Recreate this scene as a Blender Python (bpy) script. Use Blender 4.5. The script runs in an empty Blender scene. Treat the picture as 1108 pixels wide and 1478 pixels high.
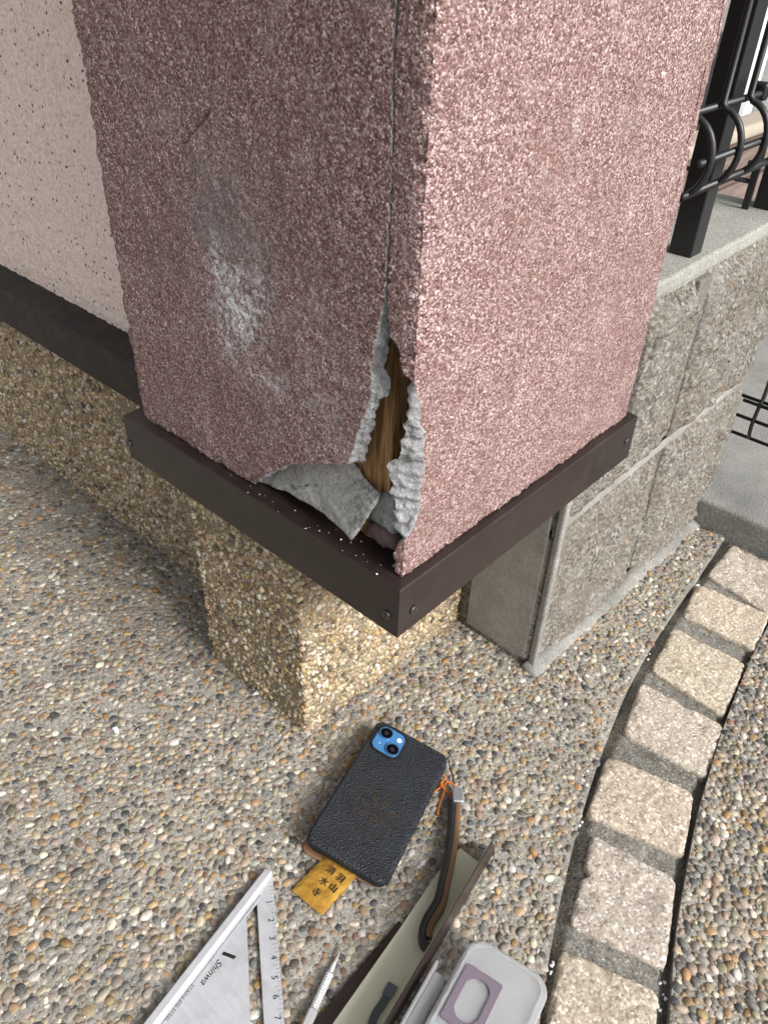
import bpy, bmesh, math, random
import numpy as np
from mathutils import Vector, Matrix
# ------------------------------------------------------------------ camera, world, sun, exposure
sc = bpy.context.scene
rng = np.random.default_rng(7); random.seed(7)
FX, IW, IH, CAMH = 1150.0, 1108.0, 1478.0, 0.70
R = np.array([[0.67458401, -0.73753458, 0.03129144],     # image right
              [-0.4289696, -0.42614827, -0.79648147],    # image down
              [0.60076742, 0.52387059, -0.60385273]])    # view direction
CAM = np.array([0, 0, CAMH])
cd = bpy.data.cameras.new('camera'); cam = bpy.data.objects.new('camera', cd)
sc.collection.objects.link(cam); sc.camera = cam
cd.sensor_fit = 'VERTICAL'; cd.sensor_height = 36.0; cd.lens = 36.0 * FX / IH
cd.clip_start = 0.01; cd.clip_end = 400
cam.matrix_world = Matrix(((R[0][0], -R[1][0], -R[2][0], 0), (R[0][1], -R[1][1], -R[2][1], 0),
                           (R[0][2], -R[1][2], -R[2][2], CAMH), (0, 0, 0, 1)))
SUN = np.array([0.02, -0.85, 0.62]); SUN /= np.linalg.norm(SUN)
w = bpy.data.worlds.new('World'); sc.world = w; w.use_nodes = True
wn, wl = w.node_tree.nodes, w.node_tree.links
sky = wn.new('ShaderNodeTexSky'); sky.sky_type = 'NISHITA'; sky.sun_disc = False
sky.sun_elevation = math.asin(SUN[2]); sky.sun_rotation = math.atan2(SUN[0], SUN[1])
sky.air_density = 1.0; sky.dust_density = 4.0; sky.ozone_density = 1.0
hs = wn.new('ShaderNodeHueSaturation'); hs.inputs['Saturation'].default_value = 0.25
bg = wn['Background']; bg.inputs[1].default_value = 0.062
wl.new(sky.outputs[0], hs.inputs['Color']); wl.new(hs.outputs[0], bg.inputs[0])
sd = bpy.data.lights.new('sun', 'SUN'); sd.energy = 1.5; sd.angle = math.radians(24); sd.color = (1, .985, .965)
so = bpy.data.objects.new('sun', sd); sc.collection.objects.link(so)
so.rotation_euler = Vector(-SUN).to_track_quat('-Z', 'Y').to_euler(); so.location = (0, -3, 4)
sc.view_settings.view_transform = 'Standard'; sc.view_settings.look = 'None'
sc.view_settings.gamma = 1; sc.view_settings.exposure = 1.48
sc.render.engine = 'CYCLES'

# ------------------------------------------------------------------ helpers
C = sc.collection
S = 0.065                                     # the paving falls away towards the street
def gz(X): return -S * (np.clip(X, -1.5, 1.6) - .35)
GN = np.array([S, 0, 1.0]); GN /= np.linalg.norm(GN)
def ray(x, y): return R.T @ np.array([(x - IW/2) / FX, (y - IH/2) / FX, 1.0])
def onX(c, X): d = ray(*c); return CAM + d * (X / d[0])
def onY(c, Y): d = ray(*c); return CAM + d * (Y / d[1])
def onZ(c, z): d = ray(*c); return CAM + d * ((z - CAMH) / d[2])
def PT(x, y, hgt=0.0):                        # on the sloping paving, hgt above it
    d = ray(x, y); n = np.array([S, 0, 1.0]); k = S * .35 + hgt * math.hypot(S, 1)
    return CAM + d * ((k - n @ CAM) / (n @ d))
def proj(P):
    c = (np.asarray(P) - CAM) @ R.T
    return c[..., :2] / np.maximum(c[..., 2:3], 1e-3) * FX + [IW/2, IH/2]
def nrm(v): v = np.asarray(v, float); return v / np.linalg.norm(v)

_tab = np.random.default_rng(3).random((8, 256, 256))
def vn(x, y, seed=0):                         # value noise -1..1
    xi = np.floor(x).astype(int); yi = np.floor(y).astype(int); fx = x - xi; fy = y - yi
    fx = fx*fx*(3-2*fx); fy = fy*fy*(3-2*fy); t = _tab[seed % 8]
    a = t[xi & 255, yi & 255]; b = t[(xi+1) & 255, yi & 255]; c = t[xi & 255, (yi+1) & 255]; d = t[(xi+1) & 255, (yi+1) & 255]
    return 2*((a*(1-fx)+b*fx)*(1-fy)+(c*(1-fx)+d*fx)*fy)-1
def fbm(x, y, seed=0, o=4):
    r = 0; a = 1.; s = 0
    for k in range(o): r = r + a*vn(x*2**k+17*k, y*2**k+31*k, seed+k); s += a; a *= .55
    return r/s
def sm(a, b, x): t = np.clip((x-a)/(b-a), 0, 1); return t*t*(3-2*t)

def empty(name, loc, label=None, cat=None, group=None):
    o = bpy.data.objects.new(name, None); C.objects.link(o); o.location = loc; o.empty_display_size = .02
    if label: o['label'] = label; o['category'] = cat
    if group: o['group'] = group
    return o
def wloc(o):
    v = Vector((0, 0, 0))
    while o is not None: v += o.location; o = o.parent
    return v
def put(name, me, mats, parent=None, kind=None, label=None, cat=None, group=None):
    o = bpy.data.objects.new(name, me); C.objects.link(o)
    if not isinstance(mats, (list, tuple)): mats = [mats]
    for m in mats: me.materials.append(m)
    if parent is not None: o.parent = parent; o.location = -wloc(parent)
    if kind: o['kind'] = kind
    if label: o['label'] = label
    if cat: o['category'] = cat
    if group: o['group'] = group
    return o
def mesh(name, V, F, smooth=False, mi=None):
    me = bpy.data.meshes.new(name); V = np.asarray(V, float)
    if isinstance(F, np.ndarray):
        k = F.shape[1]; me.vertices.add(len(V)); me.vertices.foreach_set('co', V.ravel())
        me.loops.add(F.size); me.loops.foreach_set('vertex_index', F.ravel().astype(np.int32))
        me.polygons.add(len(F)); me.polygons.foreach_set('loop_start', np.arange(0, F.size, k, dtype=np.int32))
        me.polygons.foreach_set('loop_total', np.full(len(F), k, np.int32)); me.update(calc_edges=True)
    else: me.from_pydata([tuple(v) for v in V], [], [tuple(int(i) for i in f) for f in F]); me.update()
    n = len(me.polygons)
    me.polygons.foreach_set('use_smooth', np.full(n, smooth))
    if mi is not None: me.polygons.foreach_set('material_index', np.asarray(mi, np.int32))
    return me
def fixn(me):
    bm = bmesh.new(); bm.from_mesh(me); bmesh.ops.recalc_face_normals(bm, faces=bm.faces); bm.to_mesh(me); bm.free(); return me
def bevel(me, w, seg=2, ang=35):
    bm = bmesh.new(); bm.from_mesh(me); bmesh.ops.recalc_face_normals(bm, faces=bm.faces)
    es = [e for e in bm.edges if len(e.link_faces) == 2 and e.calc_face_angle(0) > math.radians(ang)]
    bmesh.ops.bevel(bm, geom=es, offset=w, segments=seg, affect='EDGES', profile=.5, clamp_overlap=True)
    bm.to_mesh(me); bm.free(); return me
def boxm(lo, hi, bev=0, seg=2):
    a, b = lo, hi
    V = [(x, y, z) for z in (a[2], b[2]) for y in (a[1], b[1]) for x in (a[0], b[0])]
    F = [(0,2,3,1), (4,5,7,6), (0,1,5,4), (2,6,7,3), (0,4,6,2), (1,3,7,5)]
    me = mesh('box', V, F); return bevel(me, bev, seg) if bev else fixn(me)
def prism(poly, up):                          # bottom polygon of 3D points, extruded by a vector
    n = len(poly); P = np.asarray(poly, float)
    V = np.vstack([P, P+np.asarray(up)]); F = [tuple(range(n))[::-1], tuple(range(n, 2*n))]+[(i, (i+1) % n, n+(i+1) % n, n+i) for i in range(n)]
    return fixn(mesh('prism', V, F))
def tube(pts, r, seg=8, closed=False):
    P = np.asarray(pts, float); n = len(P); rr = np.broadcast_to(np.asarray(r, float), (n,))
    V = []; prev = None
    for i in range(n):
        t = nrm(P[min(i+1, n-1)]-P[max(i-1, 0)])
        if prev is None: a = nrm(np.cross(t, [0, 0, 1] if abs(t[2]) < .9 else [1, 0, 0]))
        else: a = nrm(prev-t*(prev@t))
        prev = a; b = np.cross(t, a)
        for k in range(seg):
            an = 2*math.pi*k/seg; V.append(P[i]+rr[i]*(a*math.cos(an)+b*math.sin(an)))
    F = [(i*seg+k, i*seg+(k+1) % seg, (i+1)*seg+(k+1) % seg, (i+1)*seg+k) for i in range(n-1) for k in range(seg)]
    F += [tuple(range(seg))[::-1], tuple((n-1)*seg+k for k in range(seg))]
    return fixn(mesh('tube', V, F, True))
def spline(pts, n=8):
    P = np.asarray(pts, float); Q = np.vstack([2*P[0]-P[1], P, 2*P[-1]-P[-2]]); o = []
    for i in range(1, len(Q)-2):
        for k in range(n):
            t = k/n; p0, p1, p2, p3 = Q[i-1], Q[i], Q[i+1], Q[i+2]
            o.append(.5*(2*p1+(p2-p0)*t+(2*p0-5*p1+4*p2-p3)*t*t+(3*p1-p0-3*p2+p3)*t**3))
    o.append(P[-1]); return np.array(o)
class Frame:
    def __init__(s, o, ex, n):
        s.o = np.asarray(o, float); s.n = nrm(n); s.ex = nrm(np.asarray(ex)-s.n*(np.asarray(ex)@s.n)); s.ey = np.cross(s.n, s.ex)
    def __call__(s, a, b, c=0.): return s.o+s.ex*a+s.ey*b+s.n*c
    def uv(s, p): d = np.asarray(p)-s.o; return d@s.ex, d@s.ey
def rrect(w, h, r, seg=6, cx=0, cy=0):
    o = []
    rs = r if isinstance(r, (list, tuple)) else [r]*4
    for (sx, sy, a0), q in zip([(1, 1, 0), (-1, 1, 90), (-1, -1, 180), (1, -1, 270)], rs):
        for k in range(seg+1):
            a = math.radians(a0+90*k/seg); o.append((cx+sx*(w/2-q)+q*math.cos(a), cy+sy*(h/2-q)+q*math.sin(a)))
    return o
def slab(fr, outline, z0, z1, bev=.001, smooth=True, top_inset=None):
    n = len(outline); P = np.array(outline); c = P.mean(0)
    def ins(d):
        q = []
        for i in range(n):
            e1 = P[i]-P[i-1]; e2 = P[(i+1) % n]-P[i]
            t = e1/(np.linalg.norm(e1)+1e-9)+e2/(np.linalg.norm(e2)+1e-9); t = t/(np.linalg.norm(t)+1e-9)
            q.append(P[i]+np.array([-t[1], t[0]])*d)
        return np.array(q)
    rings = [(ins(bev), z0), (P, z0+bev), (P, z1-bev), (ins(bev*.3), z1-bev*.3), (ins(bev), z1)]
    V = [fr(a, b, z) for q, z in rings for a, b in q]; m = len(rings)
    F = [tuple(range(n))[::-1], tuple((m-1)*n+k for k in range(n))]
    F += [(j*n+k, j*n+(k+1) % n, (j+1)*n+(k+1) % n, (j+1)*n+k) for j in range(m-1) for k in range(n)]
    me = mesh('slab', V, F, smooth)
    for i in (0, 1): me.polygons[i].use_smooth = False
    return me
def ring(fr, outo, outi, z0, z1):             # flat ring with hole, same count outlines
    n = len(outo); V = [fr(a, b, z0) for a, b in outo]+[fr(a, b, z0) for a, b in outi]+[fr(a, b, z1) for a, b in outo]+[fr(a, b, z1) for a, b in outi]
    F = []
    for k in range(n):
        j = (k+1) % n
        F += [(2*n+k, 2*n+j, 3*n+j, 3*n+k), (k, j, 2*n+j, 2*n+k), (n+k, 3*n+k, 3*n+j, n+j), (k, n+k, n+j, j)]
    return fixn(mesh('ring', V, F))
def textmesh(txt, fr, a, b, ang, size, z, ext=.00006, shear=0, align='CENTER', bold=0):
    cu = bpy.data.curves.new('txt', 'FONT'); cu.body = txt; cu.size = size; cu.align_x = align; cu.align_y = 'CENTER'; cu.extrude = ext; cu.shear = shear; cu.offset = bold
    o = bpy.data.objects.new('txt', cu); C.objects.link(o); bpy.context.view_layer.update()
    me = bpy.data.meshes.new_from_object(o.evaluated_get(bpy.context.evaluated_depsgraph_get()))
    bpy.data.objects.remove(o); ca, sa = math.cos(ang), math.sin(ang)
    for v in me.vertices:
        x, y = v.co.x, v.co.y; v.co = fr(a+ca*x-sa*y, b+sa*x+ca*y, z+v.co.z)
    me.materials.clear(); return me

# ------------------------------------------------------------------ materials
class M:
    def __init__(s, name, rough=.8, spec=.4, metal=0):
        s.m = bpy.data.materials.new(name); s.m.use_nodes = True; s.N = s.m.node_tree.nodes; s.L = s.m.node_tree.links
        s.b = s.N['Principled BSDF']; s.b.inputs['Roughness'].default_value = rough
        s.b.inputs['Specular IOR Level'].default_value = spec; s.b.inputs['Metallic'].default_value = metal
        s.tc = s.N.new('ShaderNodeTexCoord').outputs['Object']
    def mp(s, sc_=(1, 1, 1), rot=(0, 0, 0)):
        n = s.N.new('ShaderNodeMapping'); n.inputs['Scale'].default_value = sc_; n.inputs['Rotation'].default_value = rot; s.L.new(s.tc, n.inputs[0]); return n.outputs[0]
    def noise(s, scale, detail=2, rough=.5, v=None, dist=0):
        n = s.N.new('ShaderNodeTexNoise'); n.inputs['Scale'].default_value = scale; n.inputs['Detail'].default_value = detail; n.inputs['Roughness'].default_value = rough; n.inputs['Distortion'].default_value = dist
        s.L.new(v or s.tc, n.inputs['Vector']); return n.outputs['Fac']
    def vor(s, scale, out='Distance', feat='F1', v=None):
        n = s.N.new('ShaderNodeTexVoronoi'); n.feature = feat; n.inputs['Scale'].default_value = scale; s.L.new(v or s.tc, n.inputs['Vector']); return n.outputs[out]
    def ramp(s, f, stops, const=False):
        n = s.N.new('ShaderNodeValToRGB'); cr = n.color_ramp
        if const: cr.interpolation = 'CONSTANT'
        while len(cr.elements) < len(stops): cr.elements.new(.5)
        for e, (p, c) in zip(cr.elements, stops):
            e.position = p; e.color = (c, c, c, 1) if not isinstance(c, (tuple, list)) else (*c, 1)
        s.L.new(f, n.inputs[0]); return n.outputs[0]
    def mix(s, f, a, b, mode='MIX'):
        n = s.N.new('ShaderNodeMix'); n.data_type = 'RGBA'; n.blend_type = mode
        for k, v in ((0, f), (6, a), (7, b)):
            if hasattr(v, 'links'): s.L.new(v, n.inputs[k])
            else: n.inputs[k].default_value = v if k == 0 else (*v, 1) if len(v) == 3 else v
        return n.outputs[2]
    def math(s, op, a, b=0.):
        n = s.N.new('ShaderNodeMath'); n.operation = op
        for k, v in ((0, a), (1, b)):
            if hasattr(v, 'links'): s.L.new(v, n.inputs[k])
            else: n.inputs[k].default_value = v
        return n.outputs[0]
    def attr(s, name, out='Color'):
        n = s.N.new('ShaderNodeAttribute'); n.attribute_name = name; return n.outputs[out]
    def col(s, c):
        if hasattr(c, 'links'): s.L.new(c, s.b.inputs['Base Color'])
        else: s.b.inputs['Base Color'].default_value = (*c, 1)
        return s
    def rgh(s, r): s.L.new(r, s.b.inputs['Roughness']); return s
    def bump(s, h, strength=.5, dist=.001):
        n = s.N.new('ShaderNodeBump'); n.inputs['Strength'].default_value = strength; n.inputs['Distance'].default_value = dist
        s.L.new(h, n.inputs['Height']); pr = s.b.inputs['Normal']
        if pr.links: s.L.new(pr.links[0].from_socket, n.inputs['Normal'])
        s.L.new(n.outputs[0], pr); return s
def xyz_scale(v): return v

def stucco_mat():
    m = M('granular_pink_stucco', .8, .3)
    v1 = m.N.new('ShaderNodeTexVoronoi'); v1.inputs['Scale'].default_value = 780; m.L.new(m.tc, v1.inputs['Vector']); sp = m.N.new('ShaderNodeSeparateColor'); m.L.new(v1.outputs['Color'], sp.inputs[0])
    g = m.noise(600, 3, .7); k = m.math('ADD', m.math('MULTIPLY', sp.outputs[0], .42), m.math('MULTIPLY', g, .62))
    c = m.ramp(k, [(.28, (.085, .042, .038)), (.43, (.175, .092, .085)), (.55, (.262, .155, .147)), (.67, (.385, .268, .26)), (.82, (.68, .58, .57))])
    c = m.mix(m.ramp(sp.outputs[1], [(0, 0.), (.90, 0.), (.95, .6)]), c, (.74, .65, .635))
    c = m.mix(m.ramp(sp.outputs[2], [(0, 0.), (.90, 0.), (.95, .6)]), c, (.08, .046, .043))
    gr = m.math('SUBTRACT', m.math('MULTIPLY', g, .8), v1.outputs['Distance'])
    big = m.noise(9, 4, .6); c = m.mix(m.ramp(big, [(.38, .0), (.7, .38)]), c, (.165, .095, .075)); c = m.mix(m.ramp(m.noise(26, 4, .65, m.mp((1, 1, .18))), [(.52, 0.), (.75, .3)]), c, (.11, .07, .06)); c = m.mix(m.ramp(m.noise(34, 4, .6), [(.55, 0.), (.8, .28)]), c, (.52, .44, .42))
    c = m.mix(m.attr('soot', 'Fac'), c, (.20, .18, .18))
    c = m.mix(m.math('MULTIPLY', m.attr('scuff', 'Fac'), m.ramp(k, [(.34, .15), (.5, 1.)])), c, (.74, .75, .77))
    m.col(c).bump(gr, .65, .0009); return m.m
def mortar_mat():
    m = M('broken_grey_mortar', .95, .2); n = m.noise(120, 5, .65)
    c = m.ramp(n, [(.3, (.27, .272, .275)), (.5, (.40, .402, .405)), (.7, (.52, .52, .52))])
    c = m.mix(m.ramp(m.noise(700, 2), [(.58, 0.), (.68, .6)]), c, (.3, .29, .28))
    m.col(c).bump(n, 1, .005).bump(m.noise(500, 4, .7), .9, .002); return m.m
def wood_mat():
    m = M('old_pine_wood', .75, .3); v = m.mp((1, 1, .05)); n = m.noise(330, 5, .7, v, .8); r2 = m.noise(60, 3, .6, m.mp((1, 1, .12)), 1.0)
    c = m.ramp(n, [(.36, (.035, .018, .008)), (.44, (.25, .135, .055)), (.56, (.48, .285, .125)), (.75, (.62, .41, .21))])
    c = m.mix(m.ramp(r2, [(.5, 0.), (.7, .6)]), c, (.16, .075, .028)); m.col(c).bump(n, 1, .003); return m.m
def felt_mat():
    m = M('mottled_grey_felt', .8, .3); n = m.noise(150, 4, .6, None, .5)
    n = m.noise(230, 5, .65, None, .6); c = m.ramp(n, [(.36, (.15, .145, .135)), (.47, (.22, .215, .205)), (.53, (.46, .455, .44)), (.6, (.27, .265, .25))]); c = m.mix(m.ramp(m.noise(700, 3, .7), [(.4, .5), (.55, 0.)]), c, (.14, .135, .13))
    c = m.mix(m.ramp(m.noise(30, 3), [(.4, 0.), (.65, .5)]), c, (.36, .35, .33)); m.col(c).bump(n, .4, .0008); return m.m
def metal_mat():
    m = M('dark_brown_coated_steel', .38, .5); d = m.noise(35, 4, .65)
    m.col(m.mix(m.ramp(d, [(.42, 0.), (.75, .35)]), (.021, .0130, .0112), (.050, .036, .031))); m.rgh(m.ramp(d, [(.3, .3), (.7, .52)])).bump(m.noise(900, 2), .06, .0004).bump(m.noise(11, 2), .12, .006); return m.m
def old_metal_mat():
    m = M('weathered_dark_steel', .5, .3); d = m.noise(40, 5, .7, None, 1.2)
    m.col(m.mix(m.ramp(d, [(.45, 0.), (.7, .6)]), (.018, .0125, .0105), (.060, .046, .040))); m.bump(d, .2, .002); return m.m
def plaster_mat():
    m = M('beige_speckled_stucco', .85, .3); g = m.noise(300, 3, .6)
    c = m.ramp(g, [(.30, (.58, .43, .375)), (.46, (.78, .625, .56)), (.62, (.87, .74, .68)), (.76, (.92, .85, .81))])
    v = m.vor(150, 'Distance', 'F1'); vc = m.vor(150, 'Color'); sp = m.N.new('ShaderNodeSeparateColor'); m.L.new(vc, sp.inputs[0])
    f = m.math('MULTIPLY', m.ramp(v, [(.20, 1.), (.28, 0.)]), m.ramp(sp.outputs[0], [(.86, 0.), (.87, 1.)], True))
    c = m.mix(f, c, (.05, .035, .03)); m.col(c).bump(g, .7, .0018).bump(m.noise(80, 2), .35, .003); return m.m
def cement_mat(name='pavement_cement', a=(.20, .192, .175), b=(.35, .34, .315), dk=(.08, .075, .065)):
    m = M(name, .9, .25); n = m.noise(18, 5, .65); f = m.noise(420, 3, .6)
    c = m.ramp(n, [(.3, a), (.7, b)]); c = m.mix(m.ramp(f, [(.36, .7), (.46, 0.)]), c, dk); c = m.mix(m.ramp(f, [(.58, 0.), (.68, .6)]), c, (.62, .6, .55)); vc = m.vor(330, 'Color'); c = m.mix(.33, c, m.mix(1, c, m.ramp(vc, [(0, (.25, .18, .1)), (.35, (.9, .75, .55)), (.6, (1.6, 1.5, 1.35)), (1, (.5, .5, .5))]), 'MULTIPLY'))
    m.col(c).bump(f, .6, .0012).bump(m.noise(90, 3), .4, .002); return m.m
def pebble_mat(name, rough=.55):
    m = M(name, rough, .4); n = m.noise(350, 3, .6)
    c = m.mix(m.ramp(n, [(.35, .35), (.6, 0.)]), m.attr('col'), (.12, .10, .08), 'MIX'); c = m.mix(m.ramp(m.noise(900, 2), [(.6, 0.), (.72, .35)]), c, (.75, .72, .66))
    m.col(c).bump(n, .25, .0008); return m.m
def granite_mat():
    m = M('beige_granite', .85, .3); f = m.noise(330, 3, .65); v = m.vor(420, 'Color'); sp = m.N.new('ShaderNodeSeparateColor'); m.L.new(v, sp.inputs[0])
    c = m.ramp(f, [(.3, (.27, .235, .195)), (.45, (.40, .355, .30)), (.6, (.50, .45, .39)), (.72, (.62, .58, .52))])
    c = m.mix(m.ramp(sp.outputs[0], [(.88, 0.), (.94, .6)]), c, (.16, .13, .105)); c = m.mix(m.ramp(sp.outputs[1], [(.84, 0.), (.9, .7)]), c, (.8, .77, .72))
    c = m.mix(m.ramp(m.noise(38, 4, .65), [(.52, 0.), (.72, .5)]), c, (.24, .20, .165)); c = m.mix(1, c, m.attr('tint'), 'MULTIPLY')
    m.col(c).bump(f, .6, .0016).bump(m.noise(110, 3), .5, .002); return m.m
def block_mat():
    m = M('split_face_concrete', .95, .2); f = m.noise(230, 6, .75); v = m.vor(260, 'Color'); sp = m.N.new('ShaderNodeSeparateColor'); m.L.new(v, sp.inputs[0])
    c = m.ramp(f, [(.36, (.055, .05, .042)), (.45, (.20, .182, .152)), (.56, (.34, .315, .275)), (.68, (.60, .57, .52))])
    c = m.mix(m.ramp(sp.outputs[0], [(.86, 0.), (.92, .6)]), c, (.10, .09, .075)); c = m.mix(m.ramp(sp.outputs[1], [(.90, 0.), (.95, .55)]), c, (.62, .60, .55))
    c = m.mix(m.ramp(sp.outputs[2], [(.965, 0.), (.98, .6)]), c, (.38, .20, .10)); c = m.mix(m.ramp(m.noise(12, 4), [(.45, 0.), (.72, .5)]), c, (.24, .20, .155)); c = m.mix(m.ramp(m.noise(22, 4), [(.5, 0.), (.75, .4)]), c, (.42, .40, .37))
    m.col(c).bump(f, 1, .006).bump(m.noise(420, 3), .5, .0015); return m.m
def conc_mat(name, a, b, grain=.5):
    m = M(name, .92, .25); n = m.noise(16, 5, .65); f = m.noise(380, 3, .65)
    c = m.ramp(n, [(.3, a), (.7, b)]); c = m.mix(m.ramp(f, [(.35, grain), (.47, 0.)]), c, tuple(x*.4 for x in a)); c = m.mix(m.ramp(f, [(.57, 0.), (.67, grain)]), c, tuple(min(1, x*1.6) for x in b))
    m.col(c).bump(f, .5, .001).bump(n, .3, .004); return m.m
def plain(name, c, rough=.5, spec=.5, metal=0, bumps=None, var=.15):
    m = M(name, rough, spec, metal); n = m.noise(60, 3)
    m.col(m.mix(m.ramp(n, [(.35, 0.), (.7, var)]), c, tuple(min(1, x*1.5+.03) for x in c)))
    if bumps: m.bump(m.noise(bumps[0], 2), bumps[1], bumps[2])
    return m.m
STUCCO = stucco_mat(); MORTAR = mortar_mat(); WOOD = wood_mat(); FELT = felt_mat(); METAL = metal_mat(); OLDMETAL = old_metal_mat()
PLASTER = plaster_mat(); CEMENT = cement_mat(); PEBBLE = pebble_mat('paving_pebble'); PEBY = pebble_mat('plinth_pebble', .5); GRANITE = granite_mat()
BLOCK = block_mat(); CAP = conc_mat('cap_concrete', (.24, .24, .215), (.37, .365, .325), .6); KERB = conc_mat('kerb_concrete', (.19, .19, .178), (.29, .288, .268), .65)
JOINT = cement_mat('dark_joint_mortar', (.12, .118, .108), (.24, .235, .215), (.05, .05, .045)); BED = cement_mat('plinth_cement', (.17, .145, .10), (.28, .24, .17), (.08, .065, .045))
SMOOTHM = conc_mat('smooth_mortar', (.20, .195, .175), (.34, .33, .30), .35); PALEM = conc_mat('pale_fillet_mortar', (.15, .145, .13), (.34, .33, .305), .4)
JOINTW = conc_mat('recessed_joint_mortar', (.11, .105, .092), (.21, .20, .178), .5)
STEEL = plain('brushed_steel', (.70, .71, .72), .38, .5, .5, (700, .08, .0004)); BLACK = plain('black_powder_coat', (.012, .012, .013), .42, .5, 0, None, .1)
INKM = plain('dark_recess', (.015, .014, .013), .6, .3)
SCREW = plain('screw_head', (.10, .095, .09), .35, .5, .8)

# ------------------------------------------------------------------ the setting: ground, pavement, sett border, kerb
def ground_sheet(name, xs, ys, off, mat, kind='structure'):
    V = [(x, y, gz(x)+off) for y in ys for x in xs]; n = len(xs)
    F = [(j*n+i, j*n+i+1, (j+1)*n+i+1, (j+1)*n+i) for j in range(len(ys)-1) for i in range(n-1)]
    return put(name, mesh(name, V, F), mat, kind=kind)
ground_sheet('ground', [-60, -1.5, 1.6, 150], [-60, -2, 2, 150], -.045, KERB)
edgeL = [(1052, 762), (1045, 774), (1011, 826), (962, 895), (916, 972), (888, 1035), (862, 1104), (833, 1198), (810, 1292), (795, 1366), (783, 1440), (774, 1520), (770, 1600), (772, 1720)]
edgeR = [(1150, 822), (1108, 903), (1080, 958), (1048, 1038), (1025, 1110), (1005, 1183), (987, 1278), (975, 1352), (968, 1440), (965, 1520), (966, 1600), (972, 1720)]
eL = np.array([PT(*c) for c in edgeL]); eR = np.array([PT(*c) for c in edgeR])
def on_plane(xy, off=0.): xy = np.asarray(xy, float); return np.column_stack([xy, gz(xy[:, 0])+off])
polyL = np.vstack([spline(eL[:, :2], 4), [(-1.4, -.9), (-1.4, 4), (1.057, 4), (1.057, eL[0, 1]+.02)]])
polyR = np.vstack([spline(eR[:, :2], 4)[::-1], [(1.057, eR[0, 1]-.01), (1.057, -1.8), (-.6, -1.8)]])
def pave(name, poly):
    P = on_plane(poly); return put(name, prism(P-[0, 0, .034], (0, 0, .034)), CEMENT, kind='structure')
pave('pavement', polyL); pave('pavement', polyR)
# mortar bed of the sett border
bedp = np.vstack([spline(eL[:, :2], 4)+[.0, .004], spline(eR[:, :2], 4)[::-1]-[0, .004]])
nb = 60
A = spline(eL[:, :2], 6); B = spline(eR[:, :2], 6)
ta = np.linspace(0, 1, nb*4)
def resamp(P, t): d = np.r_[0, np.cumsum(np.linalg.norm(np.diff(P, axis=0), axis=1))]; d /= d[-1]; return np.column_stack([np.interp(t, d, P[:, k]) for k in range(P.shape[1])])
A2, B2 = resamp(A, ta), resamp(B, ta); V = []; nw = 36
for i in range(len(ta)):
    for k in range(nw+1):
        q = A2[i]*(1-k/nw)+B2[i]*k/nw; V.append((q[0], q[1], gz(q[0])-.0062+.0022*fbm(np.array(q[0]*120), np.array(q[1]*120), 1)-.009*float(sm(.12, .0, min(k, nw-k)/nw))))
idx = np.arange(len(ta)*(nw+1)).reshape(len(ta), nw+1)
Fq = np.column_stack([idx[:-1, :-1].ravel(), idx[:-1, 1:].ravel(), idx[1:, 1:].ravel(), idx[1:, :-1].ravel()])
border = put('sett_border', mesh('sett_border', V, Fq, True), JOINT, kind='structure')
setts = [[(1058, 786), (1130, 822), (1112, 884), (1022, 829)], [(1008, 843), (1108, 885), (1088, 937), (988, 886)], [(974, 906), (1073, 957), (1043, 1029), (942, 966)],
         [(928, 985), (1042, 1046), (1017, 1118), (902, 1058)], [(880, 1089), (999, 1144), (984, 1232), (851, 1174)], [(857, 1206), (974, 1269), (958, 1393), (826, 1331)],
         [(813, 1370), (947, 1432), (937, 1560), (790, 1500)], [(788, 1545), (932, 1605), (935, 1720), (785, 1660)]]
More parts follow.
